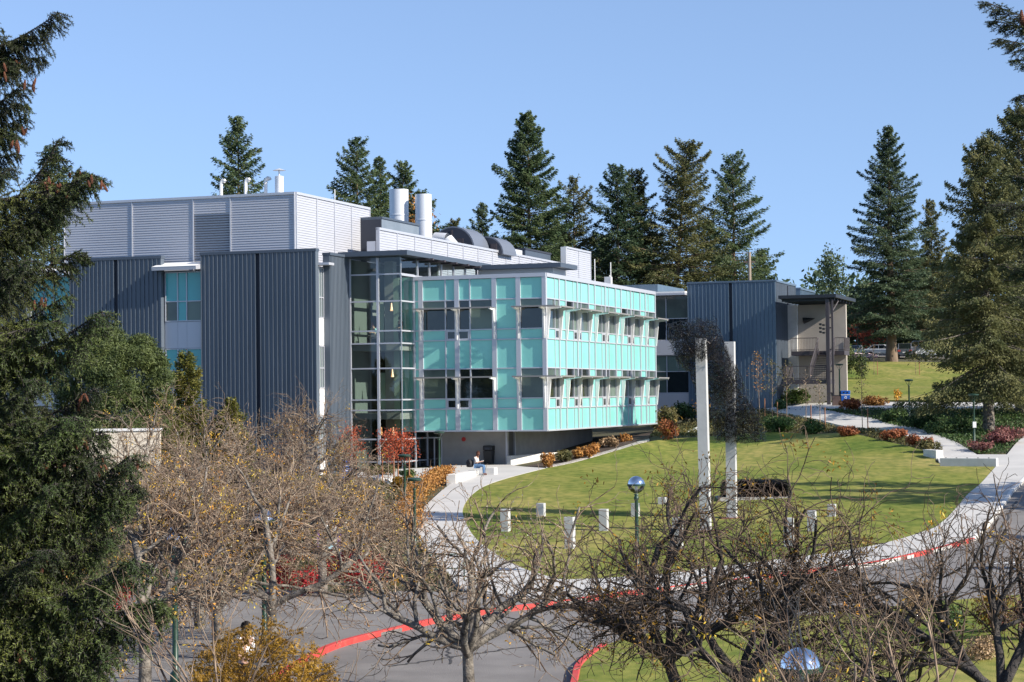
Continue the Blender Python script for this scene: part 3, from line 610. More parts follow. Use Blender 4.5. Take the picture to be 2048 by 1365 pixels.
# --- far wing with its link
ribs(wing, 'F', 40., -1.08, 2.33, 2.5, 14.22, .31, M['far_metal'], M['far_trim'], cope=False, h=.075, w=.06); ribs(wing, 'F', 40., 2.62, 6.12, 2.5, 14.22, .31, M['far_metal'], M['far_trim'], cope=False, h=.075, w=.06)
FB().box((2.3, 40.15, 2.5), (2.65, 40.3, 14.2)).build('panel_joint', M['louver_dark'], wing); FB().box((-1.1, 39.9, 14.22), (6.2, 40.45, 14.36)).build('coping', M['far_trim'], wing)
ribs(wing, 'R', 6.12, 40.05, 48.2, 2.5, 14.2, .26, M['dark_metal'], M['far_trim'], h=.03, w=.03); FB().box((6.1, 44.7, 4), (6.2, 44.8, 14.1)).box((6.1, 46.2, 4), (6.22, 46.32, 10.4)).build('downpipe', M['louver_dark'], wing)
ribs(wing, 'R', 6.12, 50.1, 56.7, 12.4, 14.05, .26, M['far_metal'], M['far_trim'], h=.03, w=.03)
FB().box((-12, 40.4, 2.5), (6., 56.5, 13.3)).build('wing_body', M['far_trim'], wing); FB().box((-12, 41.2, 13.2), (-3.9, 50, 14.35)).build('roof_block', M['far_metal'], wing)
window(wing, 'F', 40.3, (-5.5, -2.96, -1.12), (9.71, 11.46, 13.26), (('win', 'win'), ('win_mid', 'win_mid'))); window(wing, 'F', 40.3, (-5.5, -2.96, -1.12), (5.42, 7.16, 8.46), (('win_mid', 'win'), ('win_blind', 'win_blind')))
FB().box((-6, 40.1, 8.5), (-1.1, 40.4, 9.66)).build('spandrel', M['mull'], wing); FB().box((-6, 40.1, 2.6), (-1.1, 40.4, 5.38)).build('spandrel', M['mull'], wing)
FB().box((-6, 39.2, 13.32), (-1.12, 41., 13.5)).mat(1).box((-6, 39.25, 13.5), (-1.12, 41.2, 13.62)).build('link_roof', [M['mull'], M['whiteroof']], wing)
cn = FB(); cn.box((6.75, 38., 12.72), (11.3, 47.2, 12.98)); 
for k in range(7): cn.box((6.9, 38.6 + k * 1.35, 12.5), (11.1, 38.72 + k * 1.35, 12.72))
cn.build('canopy', mat('canopy_steel', (.03, .034, .042), .5, .3), wing)
FB().box((7.0, 42.5, 12.99), (10.9, 46.9, 13.05)).build('canopy_roofing', M['whiteroof'], wing)
FB().box((6.9, 45., 3.), (10.85, 45.35, 12.5)).build('concrete_wall', M['conc_warm'], wing); FB().box((6.15, 44.6, 4.), (6.9, 44.95, 12.5)).build('door_wall', M['conc_white'], wing)
f = FB(); f.box((10.45, 38.1, 3.2), (10.72, 38.4, 12.6)); f.box((10.85, 38.3, 3.2), (11., 38.45, 12.6))
for z in (5.2, 6.9, 8.6, 10.3, 11.1): f.box((10.7, 38.2, z), (10.88, 38.35, z + .12))
f.build('canopy_column', M['brown_steel'], wing)
FB().tube([(10.9, 38.4, 11.6), (11.2, 39.6, 12.5)], .05).build('canopy_brace', M['brown_steel'], wing)
FB().box((7.0, 38.2, 6.0), (10.4, 42., 6.35)).build('stair_landing', M['brown_steel'], wing); FB().box((6.95, 41.8, 8.3), (9.1, 44.95, 8.65)).build('stair_landing', M['brown_steel'], wing); FB().box((9.1, 42.6, 8.3), (11.1, 44.95, 8.65)).build('stair_landing', M['brown_steel'], wing)
f = FB()
for k in range(13): f.box((9.05, 39.1 + k * .28, 6.4 + k * .175), (10.3, 39.42 + k * .28, 6.45 + k * .175))
f.build('stair_treads', M['brown_steel'], wing)
f = FB()
for u in (9.0, 10.32): f.add([(u, 39., 6.25), (u, 42.7, 8.5), (u, 42.7, 8.75), (u, 39., 6.5)], [(0, 1, 2, 3)]); f.tube([(u, 39., 7.4), (u, 42.7, 9.65)], .035)
f.build('stair_stringer', M['brown_steel'], wing)
def rail(a, b, z, zz=None):
    f = FB(); a = np.array(a, float); b = np.array(b, float); n = int(np.linalg.norm(b - a) / .13) + 1
    for h in (.1, 1.05): f.tube([(*a, z + h), (*b, (zz or z) + h)], .03)
    for k in range(n + 1):
        p = a + (b - a) * k / n; h0 = z + ((zz or z) - z) * k / n; f.tube([(*p, h0), (*p, h0 + 1.05)], .03 if k in (0, n) else .011, 4)
    f.build('railing', M['brown_steel'], wing)
rail((7.05, 38.25), (9.0, 38.25), 6.35); rail((7.05, 38.25), (7.05, 41.8), 6.35); rail((9.0, 38.25), (10.4, 38.25), 6.35); rail((6.95, 41.85), (9.05, 41.85), 8.65); rail((10.35, 42.65), (11.1, 42.65), 8.65); rail((11.1, 42.65), (11.1, 44.9), 8.65); rail((9.0, 39.), (9.0, 42.6), 6.4, 8.65); rail((10.32, 39.), (10.32, 42.6), 6.4, 8.65)
MB().lathe([(.28, 0), (.02, .95)], 12).build('wall_light', M['black'], wing, loc=(7.4, 44.8, 11.2), rot=(0, R_(80), 0))
f = MB()
for k in range(3): f.box((10.2, 38., 9.9 + k * .3), (10.38, 38.12, 10.05 + k * .3)); f.box((9.95, 37.95, 9.98 + k * .3), (10.15, 38.1, 10.12 + k * .3)); f.box((10.0, 38.02, 9.96 + k * .3), (10.5, 38.06, 9.99 + k * .3))
f.build('spotlight_cluster', M['black'], wing)

# ------------------------------------------------------------------ plant builders
NR = lambda s: np.random.RandomState(s)
def conifer(name, base, H, R, leaf, seed, label, group=None, clear=.06, p=.85, nb=None, dens=34, ls=.3, droop=.22, up=.16, irr=.28, bark='bark_red', lean=(0, 0), rt=None, asp=.4, flat=.55, cat='tree', hang=.2, bot=.1):
    r = NR(seed); base = np.asarray(base, float); root = empty(name, base, 0, label, cat, group)
    nb = nb or int(H * 10); t = np.sort(((np.arange(nb) + r.rand(nb)) / nb) ** 1.0); z = H * (clear + (1 - clear) * t)
    az = np.arange(nb) * 2.39996 + r.randn(nb) * .5; L = R * ((1 - t) ** p * .95 + .03) * np.minimum(1, .55 + t / bot) * np.clip(1 + irr * r.randn(nb), .35, 1.6) + .15
    h = np.stack([np.cos(az), np.sin(az), np.zeros(nb)], 1); el = -.12 + .75 * t ** 1.5 + r.randn(nb) * .1; tw = r.randn(nb) * .12
    def pos(i, s):
        Li = L[i]; x = Li * s * np.cos(el[i]); zz = Li * (s * np.sin(el[i]) - droop * (1 - .6 * t[i]) * s ** 2 + up * s ** 3)
        b = np.stack([lean[0] * (z[i] / H) ** 2, lean[1] * (z[i] / H) ** 2, z[i]], 1); return b + h[i] * x[:, None] + np.array([0, 0, 1]) * zz[:, None]
    n = np.maximum(6, (dens * L).astype(int)); i = np.repeat(np.arange(nb), n); N = len(i); s = .12 + .9 * r.rand(N) ** .75
    side = np.stack([-h[i][:, 1], h[i][:, 0], np.zeros(N)], 1); wid = (.1 + .27 * L[i] * (1.05 - s) * np.minimum(1, s * 3)); lat = r.randn(N) * wid
    c = pos(i, s) + side * lat[:, None]; c[:, 2] += -hang * np.abs(lat) + r.randn(N) * .09 - hang * r.rand(N) * L[i] * .12
    ax = h[i] * .8 + side * (np.sign(lat) * (.3 + .8 * r.rand(N)))[:, None] + np.stack([np.zeros(N), np.zeros(N), -.35 + .55 * r.rand(N) - hang], 1)
    nm = np.array([0, 0, 1.]) + r.randn(N, 3) * flat
    k = int(30 + H); c2 = np.stack([r.randn(k) * .12, r.randn(k) * .12, H * (1 - .09 * r.rand(k))], 1) + np.array([*lean, 0]); 
    ln = ls * (.6 + .8 * r.rand(N)); V, F = leaves(np.vstack([c, c2]), np.vstack([ax, r.randn(k, 3) + [0, 0, .8]]), np.vstack([nm, r.randn(k, 3)]), np.concatenate([ln, np.full(k, ls * .8)]), np.concatenate([ln * asp, np.full(k, ls * .3)]))
    obj('crown', npmesh('crown', V, F, M[leaf]), root)
    rt = rt or H * .0125 + .05; zs = np.linspace(-.3, H, 9); tp = np.stack([lean[0] * (np.maximum(zs, 0) / H) ** 2, lean[1] * (np.maximum(zs, 0) / H) ** 2, zs], 1); tr = rt * (1 - zs / H * .95); tr[0] *= 1.25
    a = [segs(tp, tr)]
    for q in range(nb):
        ss = np.linspace(0, .85, 4); pp = pos(np.full(4, q), ss); a.append(segs(pp, np.linspace(.012 * L[q] + .012, .006, 4)))
    big = tubes(*a[0], 9); sm = tubes(*[np.concatenate([x[j] for x in a[1:]]) for j in range(4)], 3)
    obj('trunk', npmesh('trunk', np.vstack([big[0], sm[0]]), np.vstack([big[1], sm[1] + len(big[0])]), M[bark], smooth=True), root)
    return root
def cloud(r, cs, rs, n, ls, shell=.6, asp=.6, flat=1.0):
    """leaves filling several ellipsoids: centres cs, radii rs"""
    cs = np.asarray(cs, float); rs = np.asarray(rs, float); w = rs.prod(1) ** .67; i = r.choice(len(cs), n, p=w / w.sum())
    d = unit(r.randn(n, 3)); q = (shell + (1 - shell) * r.rand(n)) ** 1.0 * (1 + .12 * r.randn(n)); c = cs[i] + d * rs[i] * q[:, None]
    return leaves(c, r.randn(n, 3), d + r.randn(n, 3) * .6 * flat + [0, 0, .35], ls * (.6 + .8 * r.rand(n)), ls * asp * (.6 + .8 * r.rand(n)))
def shrub(name, base, rx, h, leaf, seed, label, n=500, ls=.14, group=None, cat='shrub', lobes=6, stems='twig', ry=None):
    r = NR(seed); ry = ry or rx; root = empty(name, base, r.rand() * 6, label, cat, group)
    cs = np.stack([r.randn(lobes) * rx * .42, r.randn(lobes) * ry * .42, h * (.35 + .35 * r.rand(lobes))], 1); cs[0] = (0, 0, h * .5); rs = np.stack([rx * (.45 + .25 * r.rand(lobes)), ry * (.45 + .25 * r.rand(lobes)), h * (.28 + .2 * r.rand(lobes))], 1)
    V, F = cloud(r, cs, rs, n, ls, .45); V[:, 2] = np.maximum(V[:, 2], .01); obj('foliage', npmesh('foliage', V, F, M[leaf]), root)
    k = 9; p0 = np.zeros((k, 3)) + r.randn(k, 3) * [.05, .05, 0] - [0, 0, .1]; p1 = cs[r.randint(0, lobes, k)] + r.randn(k, 3) * .1; obj('stems', npmesh('stems', *tubes(p0, p1, np.full(k, .02), np.full(k, .008), 4), M[stems]), root)
    return root
def grow(r, P, p, d, L, rad, lev, maxlev, out, tips):
    k = 5 if lev < 2 else 4; st = L / k
    for j in range(k):
        d = unit(d + r.randn(3) * P['wob'] * (1 + .25 * lev) + np.array([0, 0, P['trop'][min(lev, len(P['trop']) - 1)]]))
        q = p + d * st; r2 = rad * (.9 if lev else .95); out.append((p, q, rad, r2, lev)); p, rad = q, r2
        if lev < maxlev and (j >= 1 or lev > 0):
            for _ in range(P['kids'][lev] if j < k - 1 else 2):
                if r.rand() > P['prob'][lev]: continue
                a = unit(np.cross(d, r.randn(3))); an = P['ang'] * (.7 + .6 * r.rand()); cd = unit(d * math.cos(an) + a * math.sin(an))
                grow(r, P, p, cd, L * (.5 + .28 * r.rand()), max(rad * (.5 + .15 * r.rand()), .0035), lev + 1, maxlev, out, tips)
    tips.append((p, d, lev))
PB = dict(wob=.2, trop=(.0, .12, .05, .02, .03), kids=(2, 2, 1, 1, 1), prob=(.95, .8, .8, .75, .6), ang=.85)
def bare_tree(name, base, limbs, seed, label, group, bark='bark', twig='twig', maxlev=4, lich=0, nleaf=0, leaf='leaf_yellow', P=PB, r0=.14, fork=1.2, lean=(0, 0), cat='tree', lls=.075, tw=.0055, lev_th=2):
    """limbs: (azimuth, elevation, length) from the fork"""
    r = NR(seed); root = empty(name, base, 0, label, cat, group); out, tips = [], []
    top = np.array([lean[0], lean[1], fork]); tk = np.array([[0, 0, -.3], [lean[0] * .3 + .02, lean[1] * .3, fork * .4], [lean[0] * .75, lean[1] * .75, fork * .75], top])
    for a in zip(*segs(tk, [r0 * 1.35, r0 * 1.05, r0 * .95, r0 * .95])): out.append((*a, 0))
    for az, el, L in limbs: grow(r, P, top - [0, 0, r.rand() * fork * .15], np.array([math.cos(az) * math.cos(el), math.sin(az) * math.cos(el), math.sin(el)]), L * P.get('ls', 1.), r0 * (.55 + .2 * r.rand()), 0, maxlev, out, tips)
    p0, p1, ra, rb, lv = [np.array(x) for x in zip(*out)]; th = lv < lev_th
    ra = np.maximum(ra, tw); rb = np.maximum(rb, tw * .8)
    obj('trunk', npmesh('trunk', *tubes(p0[th], p1[th], ra[th], rb[th], 6), M[bark], smooth=True), root)
    if (~th).any(): obj('twigs', npmesh('twigs', *tubes(p0[~th], p1[~th], ra[~th], rb[~th], 3), M[twig]), root)
    if lich:
        lich = int(lich * 1.6)
        i = r.choice(len(p0), lich); c = p0[i] + (p1[i] - p0[i]) * r.rand(lich, 1) + r.randn(lich, 3) * (ra[i] * .8 + .004)[:, None]
        o = obj('lichen', npmesh('lichen', *leaves(c, r.randn(lich, 3), r.randn(lich, 3), .018 + .028 * r.rand(lich), .014 + .018 * r.rand(lich)), M['lichen']), root); o['kind'] = 'stuff'
    if nleaf:
        nleaf = int(nleaf * 4)
        T_ = np.array([t[0] for t in tips if t[2] >= 1]); ctr = T_[r.choice(len(T_), max(1, nleaf // 14))]
        c = np.repeat(ctr, 14, 0) + r.randn(len(ctr) * 14, 3) * [.1, .1, .08]; n = len(c)
        obj('leaves', npmesh('leaves', *leaves(c, r.randn(n, 3) + [0, 0, -.6], r.randn(n, 3), lls * (.6 + .8 * r.rand(n)), lls * .4), M[leaf]), root)
    return root
def sapling(name, base, H, R, leaf, seed, label, group=None, n=200, ls=.12, clear=.35, stakes=0, trunk='twig', cat='young tree'):
    r = NR(seed); root = empty(name, base, 0, label, cat, group); out = []; k = 26
    tp = np.stack([np.cumsum(r.randn(7)) * .02 * H / 6, np.cumsum(r.randn(7)) * .02 * H / 6, np.linspace(-.1, H, 7)], 1); a = [segs(tp, np.linspace(.03, .008, 7))]
    en = []
    for j in range(k):
        f = clear + (1 - clear) * (j + r.rand()) / k; b = np.array([np.interp(f * H, tp[:, 2], tp[:, q]) for q in (0, 1)] + [f * H]); an = j * 2.4 + r.rand()
        L = R * (1 - abs(f - .62) * 1.1) * (.6 + .6 * r.rand()); m = b + np.array([math.cos(an) * .6, math.sin(an) * .6, .5]) * L * .6; e = m + np.array([math.cos(an), math.sin(an), .6]) * L * .5; a.append(segs([b, m, e], [.012, .008, .004])); en += [m, e]
    obj('trunk', npmesh('trunk', *tubes(*[np.concatenate([x[j] for x in a]) for j in range(4)], 4), M[trunk]), root)
    en = np.array(en); c = en[r.choice(len(en), n)] + r.randn(n, 3) * R * .17
    if n: obj('crown', npmesh('crown', *leaves(c, r.randn(n, 3), r.randn(n, 3) + [0, 0, .3], ls * (.6 + .8 * r.rand(n)), ls * .6), M[leaf]), root)
    return root
def cover(name, poly, n, leaf, ls, h, seed, lump=.5):
    r = NR(seed); p = np.array([q[:2] for q in poly]); lo, hi = p.min(0), p.max(0); out = np.empty((0, 2))
    while len(out) < n:
        q = lo + r.rand(n * 2, 2) * (hi - lo); ins = np.zeros(len(q), bool)
        for i in range(len(p)):
            a, b = p[i - 1], p[i]; ins ^= ((a[1] > q[:, 1]) != (b[1] > q[:, 1])) & (q[:, 0] < (b[0] - a[0]) * (q[:, 1] - a[1]) / (b[1] - a[1] + 1e-12) + a[0])
        out = np.vstack([out, q[ins]])
    q = out[:n]; bump = .5 + .5 * np.sin(q[:, 0] * 1.7 + np.sin(q[:, 1] * .9) * 2) * np.sin(q[:, 1] * 1.3 + q[:, 0] * .4); z = T(q[:, 0], q[:, 1]) + .05 + h * r.rand(n) * (1 - lump + lump * bump)
    return tag(obj(name, npmesh(name, *leaves(np.column_stack([q, z]), r.randn(n, 3), r.randn(n, 3) * .6 + [0, 0, 1], ls * (.6 + .8 * r.rand(n)), ls * .6), M[leaf])), kind='stuff')

# ------------------------------------------------------------------ conifers beyond the buildings
BG = 'tall conifers behind the buildings'
def bgtree(px_, top, d, wpx, leaf, seed, label, **k):
    b = gd(px_, d); H = at(px_, top, d)[2] - b[2]; return conifer('conifer', b, H, 1.12 * wpx / F_PX * d, leaf, seed, label, BG, ls=k.pop('ls', .27), dens=k.pop('dens', 34) * 2.6, hang=.34, **k)
bgtree(480, 236, 190, 88, 'fir_green', 1, 'fir rising behind the roof vent pipes left of the silver stacks', p=.6, irr=.4)
bgtree(718, 278, 200, 92, 'fir_green', 2, 'loose fir standing just left of the wide silver stack', p=.6, irr=.4)
bgtree(765, 316, 206, 66, 'fir_green', 3, 'slim fir close behind the loose fir left of the stacks', p=.7)
bgtree(810, 326, 212, 76, 'fir_green', 4, 'fir whose top shows directly above the wide silver stack', p=.6, irr=.35)
bgtree(868, 384, 205, 66, 'fir_green', 5, 'leaning fir just right of the narrow silver stack', irr=.45, p=.6, lean=(-1.2, 0))
bgtree(912, 442, 215, 48, 'fir_brown', 6, 'low ragged fir above the rounded roof hoods', irr=.45, p=.5)
bgtree(968, 408, 220, 50, 'fir_blue', 7, 'small bluish fir alone against the sky left of the tallest fir', irr=.4, p=.6)
bgtree(1062, 226, 195, 118, 'fir_green', 8, 'tallest dense dark fir directly behind the teal glass box', p=.72, dens=48, irr=.2)
bgtree(1152, 360, 205, 78, 'fir_brown', 9, 'thin yellowish fir just right of the tallest dense fir', irr=.45, p=.55, dens=26)
bgtree(1240, 334, 200, 76, 'fir_dark', 10, 'narrow dark fir, left one of a close pair', irr=.35, p=.55)
bgtree(1277, 342, 204, 66, 'fir_brown', 11, 'narrow fir with lighter needles, right one of a close pair', irr=.35, p=.55)
bgtree(1352, 288, 202, 98, 'fir_brown', 12, 'broad brownish fir with a forked top behind the blue grey wing', irr=.4, p=.5, lean=(1.6, 0))
bgtree(1472, 311, 205, 98, 'fir_green', 13, 'open fir with drooping branches beside the wooden utility pole', irr=.4, p=.6, dens=28)
bgtree(1785, 256, 232, 80, 'fir_blue', 14, 'tall solitary fir with bare lower trunk beside the parked cars', p=.62, irr=.25, clear=.13, rt=.62, dens=40)
bgtree(1868, 402, 246, 46, 'fir_brown', 15, 'thin pale topped fir right of the tall solitary fir', p=.6, irr=.35, clear=.05)
bgtree(1838, 520, 252, 80, 'fir_dark', 16, 'low dark fir filling the gap behind the white pickup', p=.4, clear=.12)
bgtree(1908, 530, 258, 85, 'fir_dark', 17, 'low dark fir behind the white van', p=.4, clear=.14)
bgtree(1715, 585, 262, 62, 'fir_dark', 18, 'low dark fir behind the white cars left of the solitary fir', p=.4, clear=.2)
bgtree(1310, 470, 215, 66, 'fir_dark', 19, 'short dark fir between the close pair and the forked fir', p=.4)
bgtree(1120, 470, 214, 66, 'fir_dark', 20, 'short dark fir in the shade right of the tallest fir', p=.4)
bgtree(1420, 455, 216, 66, 'fir_dark', 21, 'short dark fir right of the fork topped fir', p=.4)
bgtree(1200, 480, 218, 66, 'fir_green', 22, 'short fir behind the white end screen of the roof', p=.4)
bgtree(1525, 500, 214, 40, 'fir_green', 23, 'small fir under the right edge of the open drooping fir', p=.5)
bgtree(105, 296, 165, 88, 'fir_blue', 24, 'bluish fir behind the left end of the penthouse', p=.6, irr=.45, dens=26)
b = gd(1668, 225); bt = sapling('broadleaf_tree', b, at(1668, 520, 225)[2] - b[2], 2.3, 'fir_blue', 31, 'small airy pale green tree behind the dark canopy roof', None, n=2600, ls=.36, clear=.3, cat='tree', trunk='bark_dark')
b = gd(838, 188); sapling('autumn_tree', b, at(838, 418, 188)[2] - b[2], 2.4, 'leaf_orange', 32, 'orange leaved tree showing between the two silver stacks', None, n=1800, ls=.3, clear=.3, cat='tree', trunk='bark_dark')
b = gd(1742, 252); sapling('autumn_tree', b, at(1742, 660, 252)[2] - b[2], 3.4, 'leaf_maple', 33, 'small red autumn tree beside the parked white cars', None, n=900, ls=.35, clear=.25, cat='tree', trunk='bark_dark')
r = NR(77); k = 26000; p_ = np.stack([18 + 75 * r.rand(k), 272 + 26 * r.rand(k)], 1); z = T(p_[:, 0], p_[:, 1]) + (8.5 + 3 * np.sin(p_[:, 0] * .9) + 2 * np.sin(p_[:, 0] * 2.3 + 1)) * r.rand(k) ** .8
tag(obj('far_wood', npmesh('far_wood', *leaves(np.column_stack([p_, z]), r.randn(k, 3), r.randn(k, 3), .9, .5), M['fir_dark'])), kind='stuff')
# two brownish spruces on the right bank
b = gat(1978, 868); conifer('spruce', b, at(1972, 282, b[1])[2] - b[2], 4.3, 'fir_brown', 41, 'large brown green spruce with drooping boughs behind the right path junction', None, clear=.17, p=.55, nb=190, dens=190, ls=.19, droop=.5, up=.3, irr=.25, hang=.55, rt=.36, flat=.8, bark='bark', bot=.05)
b = gd(2046, 142); conifer('spruce', b, at(2030, 222, 142)[2] - b[2], 5.3, 'fir_brown', 42, 'second taller spruce at the right edge with brown cones near its top', None, clear=.14, p=.5, nb=190, dens=160, ls=.21, droop=.45, up=.25, irr=.3, hang=.5, rt=.5, flat=.8, bark='bark', bot=.05)
for i, (x, y, H, R) in enumerate(((38., 90., 16.5, 4.6), (36., 84., 15., 5.), (37., 87., 15., 4.6), (41., 79., 13., 3.5), (39., 70., 13., 3.), (33., 61., 11., 3.), (52., 112., 9., 3.))):
    conifer('conifer', (x, y, tz(x, y)), H, R, 'fir_dark', 60 + i, 'dark conifer standing right of the road beyond the sidewalk', 'conifers along the right side of the road', nb=90, dens=30, ls=.45)

# ------------------------------------------------------------------ lawn sculptures
def block(px_, bot, top, w, seed, label):
    b = gat(px_, bot); d = b[1]; h = (bot - top) / F_PX * d; ww = w / F_PX * d; r = random.Random(seed)
    e = empty('stone_block', b + [0, 0, .05], -.3, label, 'sculpture', 'pale stone blocks standing in rows on the lawn')
    MB().box((-ww * .42, -ww * .42, .02), (ww * .42, ww * .42, h + .02)).build('block', M['conc_col'], e, bevel=.015); MB().box((-ww * .6, -ww * .6, -.15), (ww * .7, ww * .6, .045)).build('base_plate', M['brown_steel'], e)
for i, q in enumerate(((1011,1068,1022,20,'tall pale block nearest the footpath at the left end of the front row'), (1082,1038,1010,19,'grey block in the column shadow behind the leftmost tall block'), (1140,1103,1038,22,'tallest pale block in the front row at the left of the globe lamp'),
     (1208,1067,1022,20,'pale block just left of the globe lamp post'), (1271,1038,1010,18,'pale block right behind the globe lamp post'), (1325,1013,998,19,'lowest small block farthest back, left of the two columns'),
     (1356,1103,1039,22,'tall pale block left in front of the near column'), (1578,1098,1040,22,'tall pale block behind the dark bare tree twigs right of the columns'), (1624,1068,1025,20,'narrow pale block half hidden by twigs left of the rightmost block'), (1664,1038,1012,19,'short pale block at the right end of the rows on open grass'))):
    block(*q[:4], i, q[4])
def wires(par, name, poly, d0, dth, n, seed, rad=.007, dense_at=(), lmin=.25, lmax=.8):
    r = NR(seed); poly = np.array(poly, float); lo, hi = poly.min(0), poly.max(0)
    def inside(q):
        ins = np.zeros(len(q), bool)
        for i in range(len(poly)):
            a, b = poly[i - 1], poly[i]; ins ^= ((a[1] > q[:, 1]) != (b[1] > q[:, 1])) & (q[:, 0] < (b[0] - a[0]) * (q[:, 1] - a[1]) / (b[1] - a[1] + 1e-12) + a[0])
        return ins
    A = []
    while len(A) < n:
        q = lo + r.rand(4000, 2) * (hi - lo)
        if dense_at:
            wgt = np.full(len(q), .42)
            for cx, cy, s in dense_at: wgt += np.exp(-((q[:, 0] - cx) ** 2 + (q[:, 1] - cy) ** 2) / (2 * s * s))
            q = q[r.rand(len(q)) < wgt]
        L = (lmin + (lmax - lmin) * r.rand(len(q))) / d0 * F_PX; an = r.choice([0., 1.57, .8, 2.3], len(q), p=[.3, .3, .2, .2]) + r.randn(len(q)) * .25; v = np.stack([np.cos(an), np.sin(an)], 1) * L[:, None] * .5
        ok = inside(q - v) & inside(q + v) | (inside(q) & (r.rand(len(q)) < .12))
        for a, b in zip((q - v)[ok], (q + v)[ok]): A.append((a, b))
    A = A[:n]; P0 = np.array([at(a[0], a[1], d0 + (r.rand() - .5) * dth) for a, _ in A]); P1 = np.array([at(b[0], b[1], d0 + (r.rand() - .5) * dth) for _, b in A])
    o = np.array(par.location); obj(name, npmesh(name, *tubes(P0 - o, P1 - o, np.full(n, rad), np.full(n, rad), 3), M['wire']), par)
b1 = gat(1412, 1067); b2 = gat(1464, 1041)
sc = empty('wire_sculpture', b1, 0, 'two tall leaning concrete columns carrying a dark slanting cloud of woven wire', 'sculpture')
for k, (px_, bot, top, w) in enumerate(((1408, 1067, 678, 20), (1463, 1041, 684, 19))):
    b = b1 if k == 0 else b2; H = at(px_ - 6, top, b[1])[2] - b[2]; w = w / F_PX * b[1]; dx = (-.1 if k == 0 else .02)
    q = [(-w / 2, -w / 2), (w / 2, -w / 2), (w / 2, w / 2), (-w / 2, w / 2)]; ro = -.28; q = [(x * math.cos(ro) - y * math.sin(ro), x * math.sin(ro) + y * math.cos(ro)) for x, y in q]
    o = b - b1; MB().add([(x + o[0], y + o[1], o[2] - .1) for x, y in q] + [(x + o[0] + dx, y + o[1], o[2] + H) for x, y in q], [(3, 2, 1, 0), (4, 5, 6, 7), (0, 1, 5, 4), (1, 2, 6, 5), (2, 3, 7, 6), (3, 0, 4, 7)]).build('column', M['conc_col'], sc)
    MB().box((o[0] - .5, o[1] - .35, o[2] - .1), (o[0] + .5, o[1] + .35, o[2] + .13)).build('plinth', mat('brick_plinth', (.2, .07, .05), .9), sc)
WP = [(1329,647),(1400,634),(1433,636),(1443,667),(1453,688),(1470,727),(1484,751),(1507,811),(1521,835),(1538,887),(1431,888),(1422,846),(1392,800),(1378,743),(1357,737),(1345,706),(1335,682)]
wires(sc, 'wire_cloud', [(1329,647),(1400,634),(1433,636),(1443,667),(1453,688),(1462,720),(1468,790),(1420,850),(1392,800),(1378,743),(1357,737),(1345,706),(1335,682)], b1[1] + 1.35, 1.9, 2700, 3, .0085, ((1395,690,22),(1420,710,26),(1400,735,26),(1437,760,26),(1370,700,20)), .12, .5)
wires(sc, 'wire_cloud', [(1345,655),(1400,640),(1433,642),(1440,700),(1436,724),(1395,722),(1358,716)], b1[1] - .75, .7, 650, 6, .0085, ((1400,695,16),), .1, .35)
wires(sc, 'wire_cloud', [(1425,700),(1453,690),(1470,727),(1484,751),(1507,811),(1521,835),(1538,887),(1431,888),(1422,846)], b2[1] - .1, 1.8, 2600, 5, .0085, ((1450,830,24),(1465,835,22),(1440,780,22),(1490,850,24),(1455,740,18)), .12, .5)
b3 = gat(1530, 1003); gs = empty('wire_bundle_sculpture', b3, 0, 'low block of dark woven wire on a pale slab lying on the grass', 'sculpture')
wires(gs, 'wire_bundle', [(1440,960),(1478,958),(1574,958),(1582,980),(1586,999),(1440,999)], b3[1] + .8, 1.7, 3600, 4, .0085, ((1520,985,50),), .15, .5)
MB().box((-2.2, -.15, -.1), (1.25, 1.9, .2)).build('slab', M['conc'], gs)

# ------------------------------------------------------------------ lamps
def dish_lamp(px_, top, bot, label, d=None):
    b = gat(px_, bot) if d is None else gd(px_, d); H = at(px_, top, b[1])[2] - b[2]
    e = empty('path_lamp', b, 0, label, 'street lamp', 'dark green path lamps with flat dish heads'); MB().lathe([(.11, -.1), (.11, .25), (.065, .3), (.055, H - .5), (.07, H - .48), (.07, H - .42)], 10).build('post', M['green_post'], e, smooth=True)
    f = MB()
    for a in range(4): f.tube([(.05 * math.cos(a * 1.571), .05 * math.sin(a * 1.571), H - .45), (.26 * math.cos(a * 1.571), .26 * math.sin(a * 1.571), H - .1)], .014, 5)
    if 'white box' in label: MB().box((-.1, -.15, 1.25), (.1, -.06, 1.6)).build('control_box', M['white'], e)
    f.build('bracket', M['green_post'], e); MB().lathe([(.02, H - .16), (.25, H - .13), (.31, H - .08), (.31, H - .03), (.2, H), (.02, H + .01)], 20).build('lamp_head', M['green_post'], e, smooth=False)
for q in ((830,956,1099,'dish lamp by the orange hedge, nearer one of the close pair'), (810,909,1030,'dish lamp rising in front of the red sapling, farther one of the close pair'), (879,863,965,'dish lamp in front of the dark entrance door under the glass box'),
          (1680,728,815,'dish lamp beside the brown and blue bins at the wing'), (1819,759,843,'dish lamp standing alone on the sunlit slope left of the big spruce'), (1949,788,898,'dish lamp with a small white box, in front of the big spruce trunk'), (1716,655,722,'thin dark dish lamp beside the far white cars')):
    dish_lamp(*q)
globe = glassmat('lamp_globe_glass', (.85, .88, .86), 1.)
